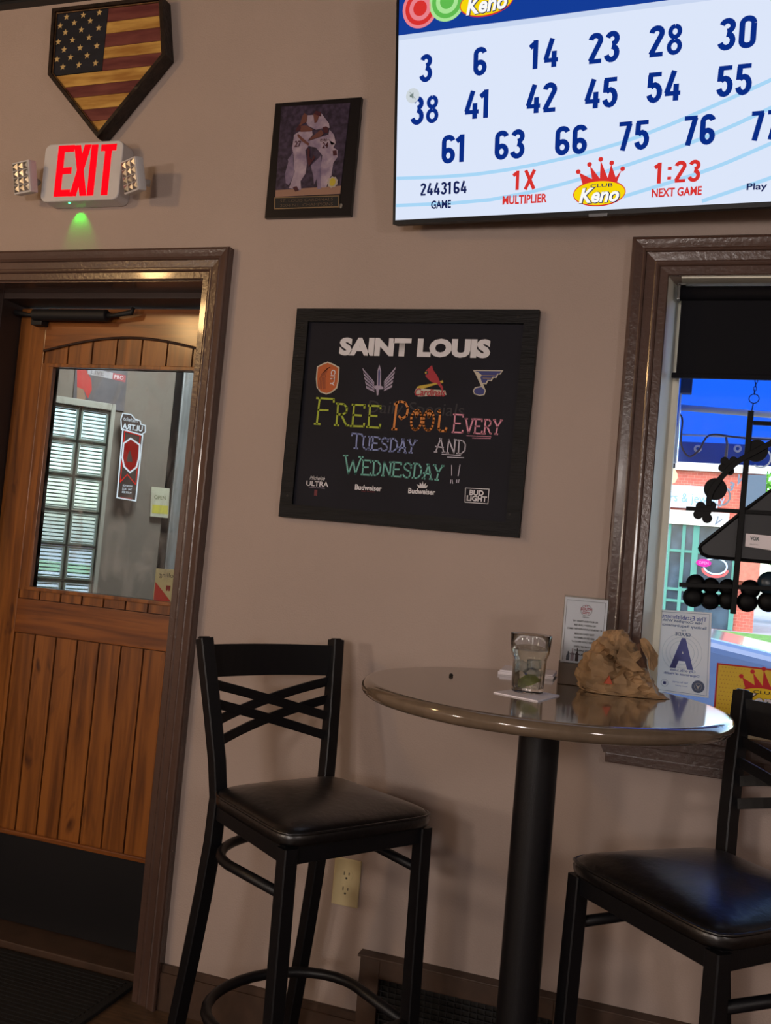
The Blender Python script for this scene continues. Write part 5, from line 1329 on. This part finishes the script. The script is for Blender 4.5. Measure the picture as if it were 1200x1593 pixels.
tubepx((1060, 634), (1200, 642), 1.0, .011, 'frame_tube'); tubepx((1060, 676), (1200, 682), AY-.06, .004, 'frame_rod')
gm = None
for k, px in enumerate((1086, 1148, 1212)):
    x, z = P_(px, 698, AY-.003)
    if gm is None:
        gr = MB().tube([(.011*math.cos(2*PI*i/16), 0, .011*math.sin(2*PI*i/16)) for i in range(16)], .0045, 6, close=True).build('grommet', mat('white_ring', (230, 226, 220), .4), aw, smooth=True); gm = gr.data
    else: gr = bpy.data.objects.new('grommet', gm); C.objects.link(gr); gr.parent = aw
    gr.location = (x, AY-.004, z)
# light string
ls = thing('light_string', 'string of warm outdoor bulbs and dark cable under the blue awning', 'light string', (0, AY-.12, 0))
def PL(px, py): q = P_(px, py, AY-.12); return (q[0], 0, q[1])
pts = bez([(1052, 640), (1062, 652), (1060, 690), (1072, 710), (1088, 700), (1100, 680), (1115, 676), (1145, 680), (1200, 684), (1260, 680)], 48)
MB().tube([PL(*q) for q in pts], .0036, 6).build('cable', mat('brown_cable', (84, 70, 66), .6), ls, smooth=True)
MB().tube([PL(1130, 680), PL(1132, 692), PL(1129, 716)], [.004, .005, .006], 8).build('drop_cable', mat('grey_cable', (120, 112, 108), .6), ls, smooth=True)
x, _, z = PL(1046, 727)
MB().lathe([(0, .03), (.012, .028), (.012, 0), (.010, -.004), (0, -.004)], 16, (x, 0, z)).build('bulb_socket', 'blackflat', ls, smooth=True)
MB().lathe([(0, 0), (.010, -.004), (.022, -.024), (.024, -.04), (.016, -.058), (0, -.066)], 20, (x, 0, z)).build('bulb', emis('bulb_warm', (255, 232, 196), 1.6), ls, smooth=True)
# wall box and pipe beside the window outside
pp = thing('outside_pipe', 'pale conduit pipe outside at the left edge of the window', 'pipe', (0, 1.2, 0))
q = P_(1052, 640, 1.2); q2 = P_(1046, 720, 1.2)
MB().tube([(q[0], 0, q[1]+.1), (q[0], 0, q[1]), (q2[0], 0, q2[1])], .016, 10).build('conduit', mat('pale_conduit', (176, 182, 196), .5), pp, smooth=True)
x, z = P_(1064, 600, 1.2); MB().box(x-.03, x+.03, -.02, .02, z-.03, z+.05, .004).build('junction_box', mat('box_grey', (70, 74, 78), .5), pp)

# building across the street
BY = 36.0
bd = thing('brick_building', 'red brick shop building with white sign band and green storefront across the street', 'building', (0, BY, 0))
def PB(px, py): v = atY(px, py, BY); return (v.x, v.z)
def brickmat():
    m = bpy.data.materials.new('brick_wall'); m.use_nodes = True; nt = m.node_tree; b = nt.nodes['Principled BSDF']; b.inputs['Roughness'].default_value = .9
    tc = nt.nodes.new('ShaderNodeTexCoord'); mp = nt.nodes.new('ShaderNodeMapping'); mp.inputs['Rotation'].default_value = (PI/2, 0, 0)
    br = nt.nodes.new('ShaderNodeTexBrick'); br.inputs['Scale'].default_value = 2.2; br.inputs['Color1'].default_value = rgb(186, 92, 74); br.inputs['Color2'].default_value = rgb(168, 80, 66); br.inputs['Mortar'].default_value = rgb(190, 130, 112)
    br.inputs['Mortar Size'].default_value = .012
    nt.links.new(tc.outputs['Object'], mp.inputs[0]); nt.links.new(mp.outputs[0], br.inputs[0]); nt.links.new(br.outputs[0], b.inputs['Base Color']); return m
M['brick'] = brickmat()
zr, zb1, zb2, zs1, zs2 = PB(1090, 733)[1], PB(1080, 757)[1], PB(1070, 791)[1], PB(1070, 799)[1], PB(1070, 817)[1]
bxa = PB(1000, 760)[0]-6; bxb = PB(1187, 760)[0]
MB().box(bxa, bxb, 0, 8, GRD, zr).build('wall', 'brick', bd)
MB().box(bxa-.1, bxb+.1, -.15, 8.1, zr, zr+.35).build('parapet', mat('white_stone', (206, 206, 206), .7), bd)
sb = PB(1118, 770)[0]
MB().box(bxa, sb, -.25, -.001, zb2, zb1).build('sign_band', mat('pale_sign', (190, 200, 216), .6), bd)
MB().box(bxa, PB(1135, 800)[0], -.3, -.001, zs2, zs1+.1).build('lower_band', mat('cream_band', (196, 188, 178), .6), bd)
x, z = PB(1066, 777); put_text(bd, 'jewelers & jewelry', x-.1, z, 3.1, .46, -.27, g('signblue', 120, 150, 180), shear=0, name='sign_lettering')
sfz = PB(1070, 950)[1]
MB().box(bxa, PB(1145, 900)[0], -.1, -.001, GRD+.02, zs2).build('shop_glass', mat('dark_shop_glass', (62, 78, 92), .15, noise_amt=.5, noise_scale=1.2), bd)
for px, wpx in ((1038, 5), (1061, 5), (1080, 9), (1143, 7)):
    x = PB(px, 880)[0]; w_ = wpx*.028*.9; MB().box(x-w_/2, x+w_/2, -.2, -.1, GRD+.02, zs2).build('green_post', mat('green_frame', (72, 128, 114), .6), bd)
for py in (858, 918, 936):
    z = PB(1070, py)[1]; MB().box(bxa, PB(1143, 900)[0], -.17, -.1, z-.05, z+.05).build('green_rail', 'm' if False else bpy.data.materials['green_frame'], bd)
x0b, x1b = PB(1150, 880)[0], PB(1182, 880)[0]
MB().box(x0b, x1b, -.35, -.0, PB(1165, 905)[1], PB(1165, 873)[1]).build('brick_bay', mat('bay_brick', (196, 110, 92), .9, noise_amt=.1, noise_scale=6), bd)
x, z = PB(1095, 876); MB().discp(x, z, .28, .15, -.28, -.22, 20).build('neon_open_sign', emis('neon_pink', (255, 60, 200), 1.2), bd)
put_text(bd, 'OPEN', x, z, .36, .12, -.3, emis('neon_pale', (255, 170, 240), 1.3), bold=.02)
x, z = PB(1113, 881); MB().strip([(x+.42*math.cos(2*PI*k/24), z+.3*math.sin(2*PI*k/24)) for k in range(25)], .06, -.25).build('oval_shop_sign', mat('pale_shop_sign', (176, 190, 206), .4), bd)
MB().strip([(x+.45*math.cos(PI+PI*k/12), z-.12+.28*math.sin(PI+PI*k/12)) for k in range(13)], .09, -.26).build('red_shop_arc', mat('red_shop_sign', (190, 70, 70), .4), bd)
x, z = PB(1176, 760); MB().box(x-.35, x+.35, -.2, 0, z-.9, z+.5).build('dark_sign_bracket', mat('slate', (70, 84, 100), .6), bd)
# grass verge
gy0, gy1 = 27.0, 34.0
gs = MB().box(-30, 50, gy0, gy1, GRD+.001, GRD+.06); tag(gs.build('grass_verge', mat('grass', (96, 146, 56), .9, noise_amt=.4, noise_scale=6), kind='stuff'), 'green grass verge beside the street', 'grass')
# trees behind
def tree(x, y, h, r, label):
    t = thing('tree', label, 'tree', (x, y, GRD), 0, 'trees beyond the shops'); rr = random.Random(int(x*10))
    MB().tube([(0, 0, 0), (.1, 0, h*.4), (0, 0, h*.8)], [.3, .22, .1], 8).build('trunk', g('bark', 80, 64, 52), t)
    b = MB()
    for i in range(1500):
        d = Vector((rr.gauss(0, 1), rr.gauss(0, 1), rr.gauss(0, 1))).normalized()*r*rr.uniform(.6, 1.05); d.z *= .75
        c = d+Vector((0, 0, h*.75)); a = Vector((rr.uniform(-1, 1), rr.uniform(-1, 1), rr.uniform(-1, 1))).normalized()*.22; e_ = a.orthogonal().normalized()*.16
        b.bm.faces.new([b.bm.verts.new(c+q) for q in (a, e_, -a, -e_)])
    b.build('foliage', 'leaf', t, kind='stuff', fix=False)
M['leaf'] = translucent('leaves', (92, 150, 60), .35)
x, z = PB(1195, 735); tree(x+2.6, 49, z+1.6, 3.4, 'green leafy tree at the right end of the brick building')
tree(PB(1090, 730)[0]-1, 54, 8.0, 3.2, 'green treetop rising behind the brick building roof')
# parked car
cr = thing('parked_car', 'dark blue parked car with a glaring hood just outside the window', 'car', (0, 0, GRD))
CYc = 4.3
def PC(px, py): v = atY(px, py, CYc); return (v.x, v.z-GRD)
c1_ = PC(1108, 990); c2_ = PC(1200, 1020)
M['carblue'] = mat('car_paint', (66, 84, 118), .18, coat=1); M['cglass'] = mat('car_glass', (40, 48, 56), .05, spec=1)
hx = c1_[0]; hz = c1_[1]
prof_ = [(hx-3.2, .35), (hx-3.25, .75), (hx-3.0, .98), (hx-2.3, 1.02), (hx-.1, hz), (hx+.6, hz-.10), (hx+1.05, hz-.22), (hx+1.22, hz-.42), (hx+1.22, .3), (hx+1.0, .22), (hx-3.0, .22)]
o = MB().prism(prof_, CYc, CYc+1.7).build('body', 'carblue', cr); bv = o.modifiers.new('b', 'BEVEL'); bv.width = .09; bv.segments = 4; bv.limit_method = 'ANGLE'
cab = [(hx-2.5, 1.0), (hx-2.1, 1.36), (hx-1.0, 1.40), (hx-.12, hz+.0), (hx-.3, .95)]
cab = [(x, min(z, 1.42)) for x, z in cab]
o = MB().prism(cab, CYc+.12, CYc+1.58).build('cabin_glass', 'cglass', cr); bv = o.modifiers.new('b', 'BEVEL'); bv.width = .06; bv.segments = 3; bv.limit_method = 'ANGLE'
MB().prism([(hx-2.1, 1.365), (hx-1.0, 1.405), (hx-1.02, 1.44), (hx-2.05, 1.40)], CYc+.2, CYc+1.5).build('roof', 'carblue', cr)
for wx in (hx-2.35, hx+.4):
    for wy in (CYc+.02, CYc+1.5):
        b = MB().lathe([(0, -.1), (.2, -.1), (.31, -.09), (.32, 0), (.31, .09), (.2, .1), (0, .1)], 28); bmesh.ops.rotate(b.bm, verts=b.bm.verts, cent=(0, 0, 0), matrix=Matrix.Rotation(PI/2, 3, 'X'))
        o = b.build('wheel', 'blackflat', cr, smooth='auto'); o.location = (wx, wy+.06, .32)
bpy.data.objects.remove(lob)
